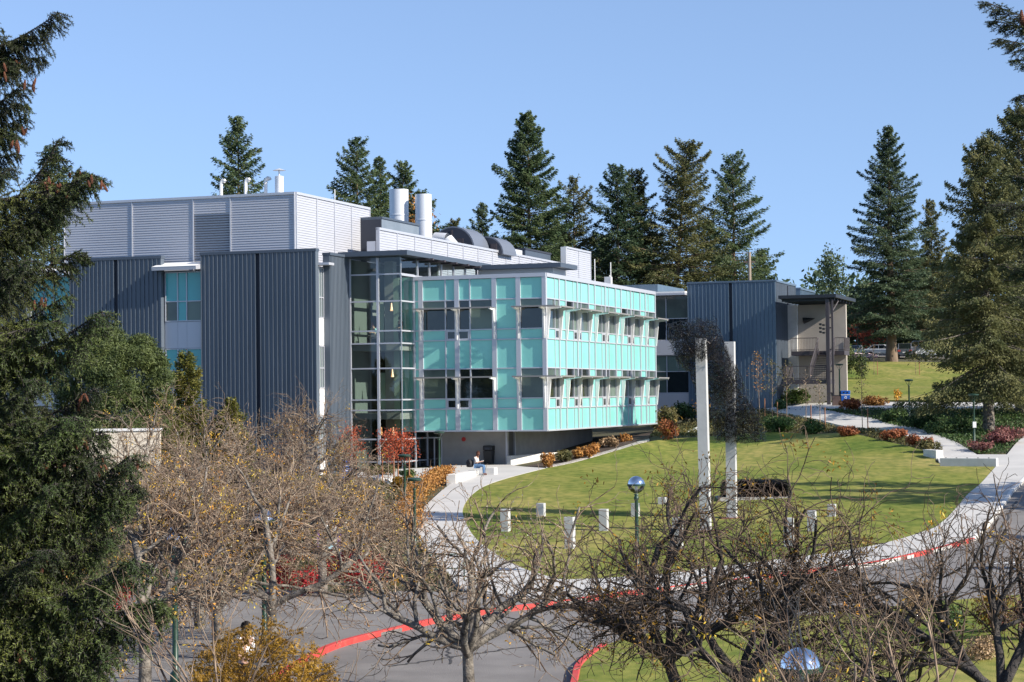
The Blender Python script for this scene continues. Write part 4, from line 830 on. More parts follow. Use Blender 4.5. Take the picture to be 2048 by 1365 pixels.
def globe_lamp(px_, gy, d, label):
    b = gd(px_, d); zc = at(px_, gy, d)[2] - b[2]; R = .3; e = empty('globe_lamp', b, 0, label, 'street lamp', 'globe lamps with chrome domes')
    MB().lathe([(.12, -.1), (.12, .3), (.068, .36), (.062, zc - .55), (.085, zc - .5), (.085, zc - .42), (.05, zc - .38), (.1, zc - R - .02)], 12).build('post', M['green_post'], e, smooth=True)
    pr = [(R * math.cos(a), zc + R * math.sin(a)) for a in np.linspace(.06, 1.55, 10)]; MB().lathe(pr + [(.005, zc + R + .002)], 24, cap=False).build('dome', M['chrome'], e, smooth=True)
    MB().lathe([(R - .03, zc - .035), (R + .012, zc - .035), (R + .012, zc + .03), (R - .03, zc + .03)], 24, cap=False).build('rim', M['green_post'], e)
    MB().lathe([(R * math.cos(a) * .99, zc + R * math.sin(a) * .99) for a in np.linspace(-1.35, -.1, 9)], 24, cap=False).build('globe', globe, e, smooth=True)
    MB().lathe([(.05, zc - R), (.05, zc + .05), (.03, zc + .12)], 10).build('bulb', M['white'], e)
globe_lamp(1270, 970, 68.7, 'globe lamp with yellow leaves above it, standing before the lawn blocks'); globe_lamp(525, 1042, 50.7, 'globe lamp glinting blue and white through the grey twigs'); globe_lamp(347, 1082, 44, 'globe lamp on a thick green post beside the left spruce'); globe_lamp(1592, 1338, 28, 'big near globe lamp shining low between the dark trees')

# ------------------------------------------------------------------ benches, bins, low walls, signs
def boxes(name, base, rz, dims, m, label, cat, group=None, part='slab'):
    e = empty(name, base, rz, label, cat, group)
    for a, b in dims: MB().box(a, b).build(part, m, e, bevel=.02)
    return e
p1, p2 = gat(912, 972), gat(957, 955); dv = p2 - p1; L = np.linalg.norm(dv[:2]); boxes('stone_bench', p1, math.atan2(dv[1], dv[0]), [((0, 0, -.2), (L, .55, .62))], M['conc_white'], 'long white concrete bench with a seated person by the path', 'bench')
p1 = gat(960, 957); boxes('stone_bench', p1 + E2 * .9 + [0, 0, .02], YAW, [((0, 0, -.2), (.55, .55, .55))], M['conc_white'], 'short white block just right of the seated person', 'bench')
p1, p2 = gat(1880, 937), gat(1993, 938); dv = p2 - p1; L = np.linalg.norm(dv[:2]); e = boxes('low_wall', p1, math.atan2(dv[1], dv[0]), [((0, 0, -.3), (L, .42, .56))], M['conc_white'], 'long low pale concrete wall with dark studs at the lawn corner', 'wall', part='wall')
for k in range(5): MB().lathe([(.045, 0), (.045, .03)], 8, (L * (.1 + .19 * k), .1, .56)).build('stud', M['black'], e)
p1 = gat(1872, 922); boxes('low_wall', p1, .2, [((0, 0, -.2), (.45, 1.8, .6))], M['conc_white'], 'short pale concrete wall end beside the path behind the long one', 'wall', part='wall')
p1 = bw(-2.9, 1.6); p1[2] = tz(*p1[:2]); boxes('planter_wall', p1, YAW + 1.5708 - .1, [((0, 0, -.5), (7.5, .3, .62))], M['conc_white'], 'white retaining wall between the doorway and the orange shrubs', 'wall', part='wall')
p1 = at(60, 930, 96); p1[2] = -.2; ztop = at(318, 857, 96)[2] + .2; e = empty('garden_wall', p1, R_(3.5), 'cream panelled wall with white coping below the round pine', 'wall')
wl_ = (318 - 60) / F_PX * 96; MB().box((-4, 0, 1.9), (wl_, .4, ztop - .12)).build('panel', M['cream'], e); MB().box((-4.05, -.06, ztop - .12), (wl_ + .06, .46, ztop)).build('coping', M['white'], e); MB().box((-3.9, .1, -.4), (wl_ - .1, .3, 1.9)).build('base', M['louver_dark'], e)  # near-black base paints the shaded reveal below the cream panels
f = MB()
for k in range(4): f.box((wl_ - 1.6 * k - 1.61, -.004, 1.9), (wl_ - 1.6 * k - 1.59, .01, ztop - .15))
f.box((-4, -.004, 2.75), (wl_, .01, 2.77)).build('joint', jm, e)
def bin_(name, base, w, h, m, rz, label, kind):
    e = empty(name, base + [0, 0, .13], rz, label, 'bin'); MB().add([(-w * .44, -w * .44, 0), (w * .44, -w * .44, 0), (w * .44, w * .44, 0), (-w * .44, w * .44, 0), (-w * .5, -w * .5, h * .72), (w * .5, -w * .5, h * .72), (w * .5, w * .5, h * .72), (-w * .5, w * .5, h * .72)], [(3, 2, 1, 0), (4, 5, 6, 7), (0, 1, 5, 4), (1, 2, 6, 5), (2, 3, 7, 6), (3, 0, 4, 7)]).build('body', m, e, bevel=.02)
    if kind == 'blue':
        MB().box((-w * .52, -w * .52, h * .74), (w * .52, w * .52, h)).build('lid', m, e, bevel=.03); f = MB()
        for x in (-.2, .2): f.lathe([(w * .09, 0), (w * .09, .02)], 14, (x * w, 0, 0))
        f.build('opening', M['black'], e, loc=(0, -w * .52, h * .87), rot=(R_(90), 0, 0)); MB().box((-w * .5, -w * .53, h * .7), (w * .5, -w * .5, h * .735)).build('band', M['white'], e)
        f = MB()                                          # three chasing arrows
        for k in range(3):
            a0 = k * 2.094 + .3; pts = [(math.cos(a0 + t) * r_, math.sin(a0 + t) * r_) for r_, ts in ((.1, (0, .5, 1.0, 1.3)), (.06, (1.3, 1., .5, 0))) for t in ts]; f.add([(x, y, 0) for x, y in pts], [(0, 1, 6, 7), (1, 2, 5, 6), (2, 3, 4, 5)]); am = a0 + 1.3; f.add([(math.cos(am) * .125, math.sin(am) * .125, 0), (math.cos(am + .5) * .08, math.sin(am + .5) * .08, 0), (math.cos(am) * .035, math.sin(am) * .035, 0)], [(0, 1, 2)])
        f.build('recycling_symbol', M['white'], e, loc=(0, -w * .505, h * .55), rot=(R_(90 - 4), 0, 0))
    elif kind == 'open':
        for x in (-.47, .47): MB().box((x * w - .04, -w * .5, h * .72), (x * w + .04, w * .5, h * .95)).build('post', M['black'], e)
        MB().box((-w * .52, -w * .52, h * .72), (w * .52, w * .52, h * .76)).build('rim', M['black'], e)
    else: MB().box((-w * .53, -w * .53, h * .73), (w * .53, w * .53, h)).build('lid', m, e, bevel=.05); MB().box((-w * .3, -w * .55, h * .78), (w * .3, -w * .52, h * .9)).build('opening', M['louver_dark'], e)
bin_('trash_bin', gat(1672, 815), .62, 1.05, M['bin_brown'], -.1, 'brown open topped bin beside the blue recycling bin', 'open'); bin_('recycling_bin', gat(1691, 815), .68, 1.15, M['bin_blue'], -.1, 'blue recycling bin with two round holes and a white mark', 'blue')
q = bw(-4.35, 1.55); q[2] = tz(*q[:2]) + .0; bin_('trash_bin', q, .58, 1.15, M['black'], YAW, 'black bin against the shaded concrete wall under the glass box', 'lid')
bin_('trash_bin', gd(324, 55.5) - [0, 0, .05], .5, 1.15, M['bin_brown'], .5, 'brown bin on the asphalt behind the thick green lamp post', 'lid'); bin_('recycling_bin', gd(690, 113), .55, 1.25, M['bin_blue'], .3, 'blue bin half hidden by the red saplings beside the stair hall', 'blue')
b = gd(655, 74); e = empty('sign_post', b, .3, 'purple framed white notice board behind the red shrub', 'sign')
for x in (-.38, .38): MB().box((x - .07, -.06, -.2), (x + .07, .06, 2.25)).build('post', M['purple'], e)
MB().box((-.31, -.03, .55), (.31, .03, 2.05)).build('board', M['white'], e); MB().box((-.31, -.034, .55), (.31, -.031, .75)).build('board_stripe', mat('pale_blue', (.3, .45, .5), .5), e); MB().box((-.45, -.08, 2.25), (.45, .08, 2.33)).build('top_rail', M['purple'], e)
b = gd(1503, 172); e = empty('utility_pole', b, 0, 'wooden utility pole above the roof of the blue grey wing', 'pole'); H = at(1503, 505, 172)[2] - b[2]; MB().lathe([(.17, -.2), (.13, H)], 10).build('pole', mat('pole_wood', (.3, .24, .18), .9), e); MB().box((-.5, -.06, H - .9), (.5, .06, H - .78)).build('cross_arm', M['bin_brown'], e)
b = gat(845, 1172); e = empty('garden_fence', b, .15, 'thin green rail fence beside the pale path near the red shrub', 'fence')
for k in range(5): MB().tube([(-2.4 + k * .95, 0, -.1), (-2.4 + k * .95, 0, 1.05)], .025).build('post', M['green_post'], e)
for z in (.55, 1.02): MB().tube([(-2.4, 0, z), (1.4, 0, z)], .02).build('rail', M['green_post'], e)

# ------------------------------------------------------------------ parked cars
def car(base, rz, kind, body, label):
    e = empty('parked_car', base, rz, label, 'car', 'cars parked beyond the hill lawn'); W = 1.8
    if kind == 'sedan': lo = [(-2.2, .35), (2.25, .35), (2.25, .7), (1.1, .92), (-1.4, .98), (-2.2, .95)]; cab = [(-1.75, .95), (-1., 1.42), (.3, 1.42), (1.15, .9)]
    elif kind == 'suv': lo = [(-2.2, .4), (2.2, .4), (2.2, .85), (1.1, 1.02), (-2.2, 1.05)]; cab = [(-2.12, 1.03), (-1.9, 1.68), (.2, 1.68), (1.1, 1.0)]
    elif kind == 'van': lo = [(-2.4, .4), (2.4, .4), (2.4, .9), (1.7, 1.1), (-2.4, 1.1)]; cab = [(-2.38, 1.08), (-2.25, 1.85), (.7, 1.85), (1.75, 1.08)]
    else: lo = [(-2.7, .5), (2.6, .5), (2.6, 1.0), (1.3, 1.12), (-2.7, 1.12)]; cab = [(-.75, 1.1), (-.6, 1.8), (.65, 1.8), (1.35, 1.08)]
    W = 1.9 if kind in ('van', 'pickup') else 1.76; Wc = W - .3
    MB().extr([(x, -W / 2, z) for x, z in lo], np.array([0, W, 0])).build('body', body, e, bevel=.09); MB().extr([(x, -Wc / 2, z) for x, z in cab], np.array([0, Wc, 0])).build('cabin', M['win'], e, bevel=.05)
    x0, x1 = cab[1][0], cab[2][0]; zt = cab[1][1]; MB().box((x0 + .02, -Wc / 2 - .02, zt - .04), (x1 - .02, Wc / 2 + .02, zt + .025)).build('roof', body, e, bevel=.02)
    f = MB()
    for y in (-1, 1):
        for (xa, za), (xb, zb) in ((cab[0], cab[1]), (cab[3], cab[2])): f.tube([(xa, y * Wc / 2, za), (xb, y * Wc / 2, zb)], .045, 5)
        f.tube([((x0 + x1) / 2, y * Wc / 2, .95), ((x0 + x1) / 2, y * Wc / 2, zt)], .04, 5)
    f.build('pillars', body, e)
    for x in (-1.35, 1.4):
        for y in (-1, 1): MB().lathe([(.2, -.1), (.32, -.1), (.33, 0), (.32, .1), (.2, .1)], 16).build('wheel', M['black'], e, loc=(x, y * (W / 2 - .08), .33), rot=(R_(90), 0, 0))
    xb = lo[0][0]; xf = lo[1][0]
    for y in (-1, 1): MB().box((xb - .03, y * W * .38 - .16, .72), (xb + .02, y * W * .38 + .16, .92)).build('tail_light', M['red_paint'], e); MB().box((xf - .04, y * W * .36 - .2, .58), (xf + .03, y * W * .36 + .2, .72)).build('headlight', M['white'], e)
    MB().box((xb - .05, -.26, .55), (xb - .01, .26, .68)).build('plate', M['white'], e); MB().box((xb - .07, -W / 2 + .1, .38), (xb + .03, W / 2 - .1, .52)).build('bumper', M['dark_trim'], e)
cw = mat('white_car', (.7, .71, .72), .25, 0, coat=.6); cg = mat('grey_car', (.12, .125, .14), .3, .4, coat=.6); cp = mat('plum_car', (.05, .015, .03), .3, .2, coat=.6)
for px_, y, d, rz, k, m, lb in ((1712,716,238,1.25,'sedan',cw,'white car seen from behind at the left end of the row'), (1768,713,242,-.5,'sedan',cw,'small white car left of the bare fir trunk'), (1812,713,240,1.35,'suv',cg,'dark grey estate car right of the bare fir trunk'), (1840,708,247,2.9,'pickup',cw,'white pickup truck right of the dark grey car'), (1872,712,240,2.95,'van',cw,'white van with dark side windows at the right end of the row'), (1716,724,230,.4,'sedan',cp,'dark plum car half hidden at the foot of the green bush')):
    car(gd(px_, d) + [0, 0, .1], rz, k, m, lb)

# ------------------------------------------------------------------ people
def skin_mesh(name, pts, edges, rad, root=0, sub=2):
    me = bpy.data.meshes.new(name); me.from_pydata([tuple(p) for p in pts], edges, []); o = bpy.data.objects.new(name, me); COL.objects.link(o)
    sk = o.modifiers.new('s', 'SKIN'); sk.use_smooth_shade = True
    for i, r in enumerate(rad): me.skin_vertices[0].data[i].radius = (r, r) if np.isscalar(r) else r; me.skin_vertices[0].data[i].use_root = (i == root)
    ss = o.modifiers.new('u', 'SUBSURF'); ss.levels = ss.render_levels = sub
    dg = bpy.context.evaluated_depsgraph_get(); dg.update(); out = bpy.data.meshes.new_from_object(o.evaluated_get(dg)); bpy.data.objects.remove(o); return out
def person(base, rz, pose, top, bottom, hair, label, longhair=False):
    e = empty('person', base, rz, label, 'person')
    if pose == 'sit':
        J = dict(pel=(0, 0, .12), wai=(-.03, 0, .32), che=(-.01, 0, .52), nec=(.05, 0, .66), hed=(.1, 0, .76), top=(.12, 0, .87)); hip = (.04, .09, .1); kne = (.44, .1, .1); ank = (.45, .1, -.36); toe = (.6, .1, -.4); sho = (.0, .17, .56); elb = (.06, .22, .3); wri = (.3, .09, .34)
    else:
        J = dict(pel=(0, 0, .92), wai=(0, 0, 1.1), che=(0, 0, 1.32), nec=(.01, 0, 1.47), hed=(.04, 0, 1.58), top=(.04, 0, 1.69)); hip = (0, .09, .86); kne = (.03, .1, .48); ank = (-.02, .1, .08); toe = (.13, .11, .03); sho = (0, .19, 1.4); elb = (-.02, .24, 1.13); wri = (.16, .17, 1.05)
    N, P, E, Rr = {}, [], [], []
    def v(n, p, r, par=None):
        N[n] = len(P); P.append(p); Rr.append(r)
        if par: E.append((N[par], N[n]))
    v('pel', J['pel'], (.15, .115)); v('wai', J['wai'], (.13, .1), 'pel'); v('che', J['che'], (.16, .11), 'wai'); v('nec', J['nec'], .055, 'che'); v('hed', J['hed'], (.085, .09), 'nec'); v('top', J['top'], (.06, .07), 'hed')
    fw = np.array([1, 0, 0])
    v('nose', tuple(np.array(J['hed']) + [.1, 0, .0]), .016, 'hed')
    for s, t in ((1, 'l'), (-1, 'r')):
        m = lambda q: (q[0], q[1] * s, q[2])
        v('hip' + t, m(hip), .09, 'pel'); v('kne' + t, m(kne), .062, 'hip' + t); v('ank' + t, m(ank), .042, 'kne' + t); v('toe' + t, m(toe), .04, 'ank' + t)
        v('sho' + t, m(sho), .062, 'che'); v('elb' + t, m(elb), .045, 'sho' + t); v('wri' + t, m(wri), .03, 'elb' + t)
        d = unit(np.array(m(wri)) - np.array(m(elb))); pm = np.array(m(wri)) + d * .06; v('pal' + t, tuple(pm), .034, 'wri' + t)
        for q in range(4): v(f'f{q}{t}', tuple(pm + d * (.075 - .008 * abs(q - 1)) + np.array([0, (q - 1.5) * .018, -.012])), .009, 'pal' + t)
        v('th' + t, tuple(pm + d * .02 + np.array([.02, -.04 * s, .012])), .01, 'pal' + t)
    obj('body', skin_mesh('body', P, E, Rr), e)
    e.children[0].data.materials.append(M['skin'])
    def cloth(nm, names, grow_, mt):
        idx = [N[n] for n in names]; mp = {a: i for i, a in enumerate(idx)}; ed = [(mp[a], mp[b]) for a, b in E if a in mp and b in mp]
        rr = [tuple(np.array(Rr[a] if not np.isscalar(Rr[a]) else (Rr[a],) * 2) * grow_ + .008) for a in idx]; me = skin_mesh(nm, [P[a] for a in idx], ed, rr); me.materials.append(mt); obj(nm, me, e)
    cloth('top', ['che', 'wai', 'pel', 'shol', 'elbl', 'shor', 'elbr'], 1.1, top); cloth('trousers', ['pel', 'hipl', 'knel', 'ankl', 'hipr', 'kner', 'ankr'], 1.12, bottom); 
    for t in 'lr': cloth('shoe', ['ank' + t, 'toe' + t], 1.15, M['shoe'])
    h = np.array(J['hed']); u = np.array(J['top'])
    r = NR(8); c = h + (u - h) * .45 + unit(r.randn(300, 3) * [1, 1, .8] + [-.35, 0, .45]) * [.1, .095, .11]
    if longhair: c = np.vstack([c, h + unit(r.randn(200, 3) * [.5, 1, .2] + [-.9, 0, 0]) * [.1, .1, .02] - np.array([0, 0, 1]) * r.rand(200, 1) * .2])
    obj('hair', npmesh('hair', *leaves(c, np.tile([0, 0, -1.], (len(c), 1)) + r.randn(len(c), 3) * .3, c - h + r.randn(len(c), 3) * .02, .09, .045), hair), e)
    f = MB()
    for y in (-.034, .034): f.lathe([(.002, -.009), (.011, -.005), (.011, .005), (.002, .009)], 8, (h[0] + .083, y, h[2] + .03))
    f.box((h[0] + .076, -.025, h[2] - .052), (h[0] + .084, .025, h[2] - .042)); f.build('face', M['hair_dark'], e)
    return e
q = gat(953, 957); q = q + [0, .25, 0]; z0 = tz(*q[:2]) + .62
p_ = person((q[0], q[1], z0 - .02), -.25, 'sit', M['shirt_white'], M['jeans'], M['hair_brown'], 'seated person in white top and jeans reading on the white bench', True)
MB().box((-.05, -.09, .36), (.06, .09, .38)).build('book', M['white'], p_, loc=(.36, 0, .02))
bg = empty('backpack', (q[0] - .38, q[1] + .02, z0), 0, 'black backpack standing behind the seated person on the bench', 'bag'); MB().lathe([(.12, 0), (.2, .04), (.21, .25), (.17, .4), (.06, .47)], 12).build('bag', M['bag'], bg, smooth=True); MB().tube([(-.03, -.16, .1), (.02, -.24, .25), (-.03, -.16, .4)], .02).build('strap', M['bag'], bg)
q = bw(-11.0, -1.2, 8.66); person(q, -2.2, 'sit', M['shirt_teal'], M['trousers'], M['hair_brown'], 'person in pale teal top seated behind the upper floor stair hall glass').location.z += .42
q = bw(-9.4, -.6, 8.66); person(q, -2.6, 'stand', M['shirt_dark'], M['trousers'], M['hair_dark'], 'dark clothed person standing inside the glazed stair hall')
q = gd(486, 40); person(q + [0, 0, .13], -.6, 'stand', mat('white_shirt', (.8, .79, .8), .9), M['trousers'], M['hair_dark'], 'person in a white shirt walking behind the yellow brown leaves').location.z += -.02

# ------------------------------------------------------------------ the near spruce on the left and the near fir on the right
def branch_mesh(seed, L=2.6, nl=.036, nw=.0105, per=150, arch=.18):
    """one bough along +X: twigs and needles, two materials"""
    r = NR(seed); S = []                                        # (p0, p1, r0, r1)
    K = 12; s = np.linspace(0, 1, K + 1); ax = np.stack([L * s, .06 * L * np.sin(s * 4 + r.rand() * 6), L * arch * (-np.sin(s * math.pi) * .55 + .0 * s)], 1)
    def at_(f): return np.array([np.interp(f, s, ax[:, q]) for q in range(3)])
    for k in range(K): S.append((ax[k], ax[k + 1], .022 * (1 - s[k]) + .005, .022 * (1 - s[k + 1]) + .005))
    tw = []                                                     # needle bearing pieces
    for k in range(int(K * .45), K): tw.append((ax[k], ax[k + 1]))
    n = int(L / .0165)
    for q in range(n):
        f = .1 + .9 * (q + r.rand()) / n; p = at_(f); sd = 1 if q % 2 else -1; ln = L * (.05 + .25 * (1 - f) ** .7) * (.45 + .8 * r.rand()); an = .75 + .4 * r.rand()
        d = np.array([math.cos(an), sd * math.sin(an), -.45 + .6 * r.randn()]); d = unit(d); pr = p; ks = max(3, int(ln / .11))
        for j in range(ks):
            d = unit(d + np.array([.05, 0, -.2 + .04 * j]) + r.randn(3) * .1); nx_ = pr + d * ln / ks; S.append((pr, nx_, .006 * (1 - j / ks) + .0025, .006 * (1 - (j + 1) / ks) + .0025)); 
            if j >= ks * .25: tw.append((pr, nx_))
            for sd2 in (-1, 1):
                if r.rand() < .8:
                    d2 = unit(d + np.cross(d, [0, 0, 1]) * sd2 * (.7 + .4 * r.rand()) + [0, 0, -.25 + .3 * r.randn()]); e2 = nx_ + d2 * (.06 + .11 * r.rand()) * (1 - .5 * j / ks); S.append((nx_, e2, .0035, .002)); tw.append((nx_, e2))
            pr = nx_
    a = np.array([t[0] for t in tw]); b = np.array([t[1] for t in tw]); Ln = np.linalg.norm(b - a, axis=1); k = np.maximum(3, (Ln * per).astype(int)); i = np.repeat(np.arange(len(a)), k); N = len(i); t = r.rand(N, 1)
    c = a[i] + (b[i] - a[i]) * t; d = unit(b[i] - a[i]); o = unit(np.cross(d, r.randn(N, 3))); nd = unit(d * .75 + o + [0, 0, .12]); w = unit(np.cross(nd, r.randn(N, 3))) * nw * .5
    V = np.stack([c - w, c + w, c + nd * nl * (.7 + .6 * r.rand(N, 1))], 1).reshape(-1, 3)
    tv, tf = tubes(*[np.array(x) for x in zip(*S)], 3); tf3 = np.vstack([tf[:, [0, 1, 2]], tf[:, [0, 2, 3]]]); F = np.vstack([np.arange(N * 3).reshape(-1, 3), tf3 + N * 3])
    return npmesh('bough', np.vstack([V, tv]), F, [M['spruce_near'], M['bark_dark']], np.concatenate([np.zeros(N), np.ones(len(tf3))]))
BM = [branch_mesh(70 + k, 2.6, arch=(.05, .22, .3, .12)[k]) for k in range(4)]
cm = MB()
for k in range(9):                                             # a scaly cone
    z0 = -.13 * k / 9; rr = .022 * math.sin(math.pi * (.12 + .8 * k / 9)) + .004
    cm.lathe([(rr * .8, z0), (rr * 1.25, z0 - .012), (rr * .6, z0 - .016)], 7, cap=False)
_c = cm.build('cone', M['cone']); CONE = _c.data; bpy.data.objects.remove(_c)
def frame(d, upv=(0, 0, 1), roll=0):
    x = unit(np.asarray(d, float)); y = unit(np.cross(upv, x)); z = np.cross(x, y); m = Matrix(np.stack([x, y, z], 1).tolist()); return (m @ Matrix.Rotation(roll, 3, 'X')).to_euler()
r = NR(9)
def near_conifer(name, base, H, tips, label, fill, rad, cones, seed, wide=1.4):
    base = np.array(base, float); root = empty(name, base, 0, label, 'tree'); r = NR(seed); zs = np.linspace(-.3, H, 8)
    obj('trunk', npmesh('trunk', *tubes(*segs(np.stack([zs * 0, zs * 0, zs], 1), .22 * (1 - zs / H * .9)), 10), M['bark_red'], smooth=True), root); ends = []
    for (x, y, d, rise) in tips:
        tp = at(x, y, d) - base; b0 = np.array([0, 0, tp[2] - rise]); v = tp - b0; L = np.linalg.norm(v); o = obj('bough', BM[r.randint(4)], root, loc=b0, rot=frame(v, roll=r.randn() * .15), scale=(L / 2.6, L / 2.6 * wide, L / 2.6 * wide)); ends.append((o, b0, v, 1))
    for k in range(fill):
        z = H * (.05 + .9 * (k + r.rand()) / fill); an = -1.57 + r.randn() * 1.25 if k % 5 else r.rand() * 6.28; an += .35; L = rad(z) * (.78 + .3 * r.rand()); v = np.array([math.cos(an), math.sin(an), -.12 + .28 * r.randn() + .35 * (z / H) ** 2]) * L; b0 = np.array([0, 0, z])
        obj('bough', BM[r.randint(4)], root, loc=b0, rot=frame(v, roll=r.randn() * .2), scale=(L / 2.6, L / 2.6 * 1.25, L / 2.6 * 1.2)); ends.append((None, b0, v, 0))
    for k in range(cones):
        if k % 4 == 0: _, b0, v, main = ends[r.randint(len(tips))]; f = .7 + .3 * r.rand() ** .6; pc = b0 + v * f + r.randn(3) * [.05, .08, .03]
        p = pc + r.randn(3) * [.06, .05, .03] + [.03, -.16, -.03] - [0, 0, .05 + .25 * np.linalg.norm(v) * .2 * (1 - f)]
        obj('cone', CONE, root, loc=p, rot=(r.randn() * .3, r.randn() * .3, r.rand() * 6), scale=(.62, .62, .72 + .2 * r.rand()))
    return root
sb = at(-175, 790, 22.); sb[2] = -1
TIPS = [(40,75,21.6,-.1),(34,125,21.6,-.1),(48,200,21.7,-.1),(36,270,21.6,-.1),(28,305,21.8,0),(128,28,21.8,.1),(88,110,22.4,-.1),(62,168,21.5,-.15),(58,240,22.,-.1),(30,330,21.5,-.2),(100,283,23.2,.9),(150,345,23,.6),(192,350,21.6,.25),(120,430,22,-.1),(165,505,23,.6),(140,590,22,-.1),(218,622,21.6,.15),(150,700,22,-.2),(190,770,22.4,0),(165,850,21.6,-.2),(210,905,22.2,.15),(268,905,21.8,.35),(240,990,21.4,-.15),(272,975,22.6,.75),(225,1060,22,.2),(292,1128,21.4,-.1),(210,1150,22.2,.1),(312,1192,21.4,.05),(260,1240,21.6,-.2),(235,1300,21.5,-.25),(200,1340,22,0),(120,1290,21.2,-.2),(130,960,21.2,-.1),(120,1100,21.1,-.2),(90,760,21.2,-.1),(188,872,21.3,-.1),(170,835,21.2,-.15),(150,905,21.2,0),(205,918,21.5,-.1),(120,862,21.,-.1),(80,885,21.,-.1),(60,830,21.,-.1),(100,640,21.1,-.1),(80,520,21.2,-.1)]
near_conifer('spruce', sb, 14.5, TIPS, 'large near spruce filling the left edge, boughs hung with reddish cones', 53, lambda z: np.interp(z, [0, 4.5, 6.5, 8.6, 9.2, 11, 14], [2.45, 2.3, 1.85, 1.7, 1.05, 1.0, .5]), 96, 5)
fb_ = at(2420, 790, 14.); fb_[2] = -1
near_conifer('fir', fb_, 12.5, [(1978,2,14,.2),(1990,40,14.2,.0),(2005,75,13.8,-.05),(2036,118,14,-.1),(2036,195,14,.05),(2040,228,14,0),(1985,410,13.6,-.1),(2000,470,14,-.05),(2012,530,14.2,.1),(2030,350,14.4,.1),(2035,590,14,.0),(2030,-60,14,.1)], 'near fir reaching in at the right edge with a few dark sprays', 3, lambda z: .9, 14, 6, .6)

# ------------------------------------------------------------------ bare trees of the foreground
GB = 'bare autumn trees in the foreground'
PC = dict(wob=.16, trop=(.0, .06, .03, .0, .0), kids=(2, 2, 1, 1, 1), prob=(.74, .6, .62, .15, .2), ang=.8, ls=.66)
def bpx(px_, d): b = gd(px_, d); b[2] += .02; return b
PL = dict(wob=.15, trop=(.0, .06, .03, .0, .0), kids=(2, 2, 2, 1, 1), prob=(.78, .66, .56, .2, .2), ang=.8, ls=.7)
PD = dict(wob=.15, trop=(.0, .05, .03, .0, .0), kids=(2, 2, 2, 1, 1), prob=(.74, .66, .55, .2, .2), ang=.8, ls=.68)
bare_tree('bare_tree', bpx(930, 40), [(2.75, .55, 3.4), (2.2, .85, 3.), (1.2, 1.2, 3.), (.35, .5, 3.5), (.9, .85, 3.2), (3.3, .18, 2.8), (-.9, .75, 2.5), (4.4, .8, 2.3)], 101, 'bare lichen spotted tree forking low in the middle of the road view', GB, 'bark', 'twig', 4, 1600, 60, P=PC, r0=.13, fork=1.3)
bare_tree('bare_tree', bpx(1385, 35), [(2.45, .9, 3.2), (1.7, 1.15, 3.1), (.7, 1.0, 3.1), (.1, .7, 2.9), (3.1, .6, 2.9), (-.7, .9, 2.3), (4.2, .9, 2.2)], 102, 'black branched bare tree in front of the near sculpture column', GB, 'bark_dark', 'twig_dark', 4, 0, 260, 'leaf_gold', P=PD, r0=.12, fork=1.7, lean=(-.5, .1))
bare_tree('bare_tree', bpx(1500, 33), [(1.4, 1.15, 3.2), (.5, .85, 3.2), (2.3, .85, 2.8), (-.3, .6, 2.4), (3.4, .6, 2.4)], 103, 'black branched bare tree with brown leaf tufts right of the columns', GB, 'bark_dark', 'twig_dark', 4, 0, 420, 'leaf_gold', P=PD, r0=.11, fork=1.6, lean=(-.2, 0))
bare_tree('bare_tree', bpx(2030, 31), [(2.6, .62, 3.8), (2.95, .42, 3.7), (2.2, .95, 3.2), (1.2, 1.1, 3.), (3.3, .15, 3.2), (.2, .7, 2.4)], 104, 'black branched bare tree reaching in from the bottom right corner', GB, 'bark_dark', 'twig_dark', 4, 0, 90, 'leaf_yellow', P=PD, r0=.125, fork=1.6, lean=(-.3, 0))
bare_tree('bare_tree', bpx(1660, 25), [(2.6, .95, 1.9), (2.2, 1.1, 1.8), (1.4, 1.2, 1.9), (.8, 1., 1.9), (3., .85, 1.8)], 105, 'leaning dark bare tree between the black branched ones at bottom right', GB, 'bark_dark', 'twig_dark', 4, 0, 60, 'leaf_yellow', P=PD, r0=.065, fork=.9, lean=(-.3, 0))
bare_tree('bare_tree', bpx(285, 41), [(2.4, .7, 2.9), (1.5, 1., 2.9), (.5, .65, 3.), (3.2, .3, 2.3), (-.3, .5, 2.4)], 106, 'pale trunked bare tree right beside the left spruce', GB, 'bark', 'twig', 4, 1100, 500, P=PL, r0=.13, fork=2.)
bare_tree('bare_tree', bpx(396, 54), [(2.4, .8, 3.2), (1.3, 1.05, 3.3), (.4, .75, 3.2), (3.3, .4, 2.6), (-.3, .5, 2.6), (4.6, .8, 2.4)], 107, 'straight trunked bare tree behind the thick green lamp post', GB, 'bark', 'twig', 4, 1800, 420, P=PL, r0=.14, fork=2.1)
bare_tree('bare_tree', bpx(432, 50), [(2.1, .9, 3.4), (1., 1.05, 3.3), (.15, .7, 3.5), (2.9, .6, 3.2), (5.2, .8, 2.6)], 108, 'several stemmed bare tree with yellow leaves left of the yellow brown bush', GB, 'bark', 'twig', 4, 1800, 450, P=PL, r0=.14, fork=1.2)
bare_tree('bare_tree', bpx(641, 62), [(2.6, .6, 3.), (1.8, 1., 2.7), (.9, .9, 2.4), (.1, .5, 2.3), (3.2, .35, 2.9), (5., .7, 2.)], 109, 'spreading bare tree on the asphalt in front of the red shrubs', GB, 'bark', 'twig', 4, 1800, 450, P=PL, r0=.15, fork=1.5)
bare_tree('bare_tree', bpx(300, 70), [(2.6, .6, 3.3), (1.5, 1.1, 3.3), (.5, .8, 3.6), (0, .4, 3.)], 110, 'bare tree in front of the cream garden wall', GB, 'bark', 'twig', 4, 1300, 120, P=PL, r0=.14, fork=2.2)
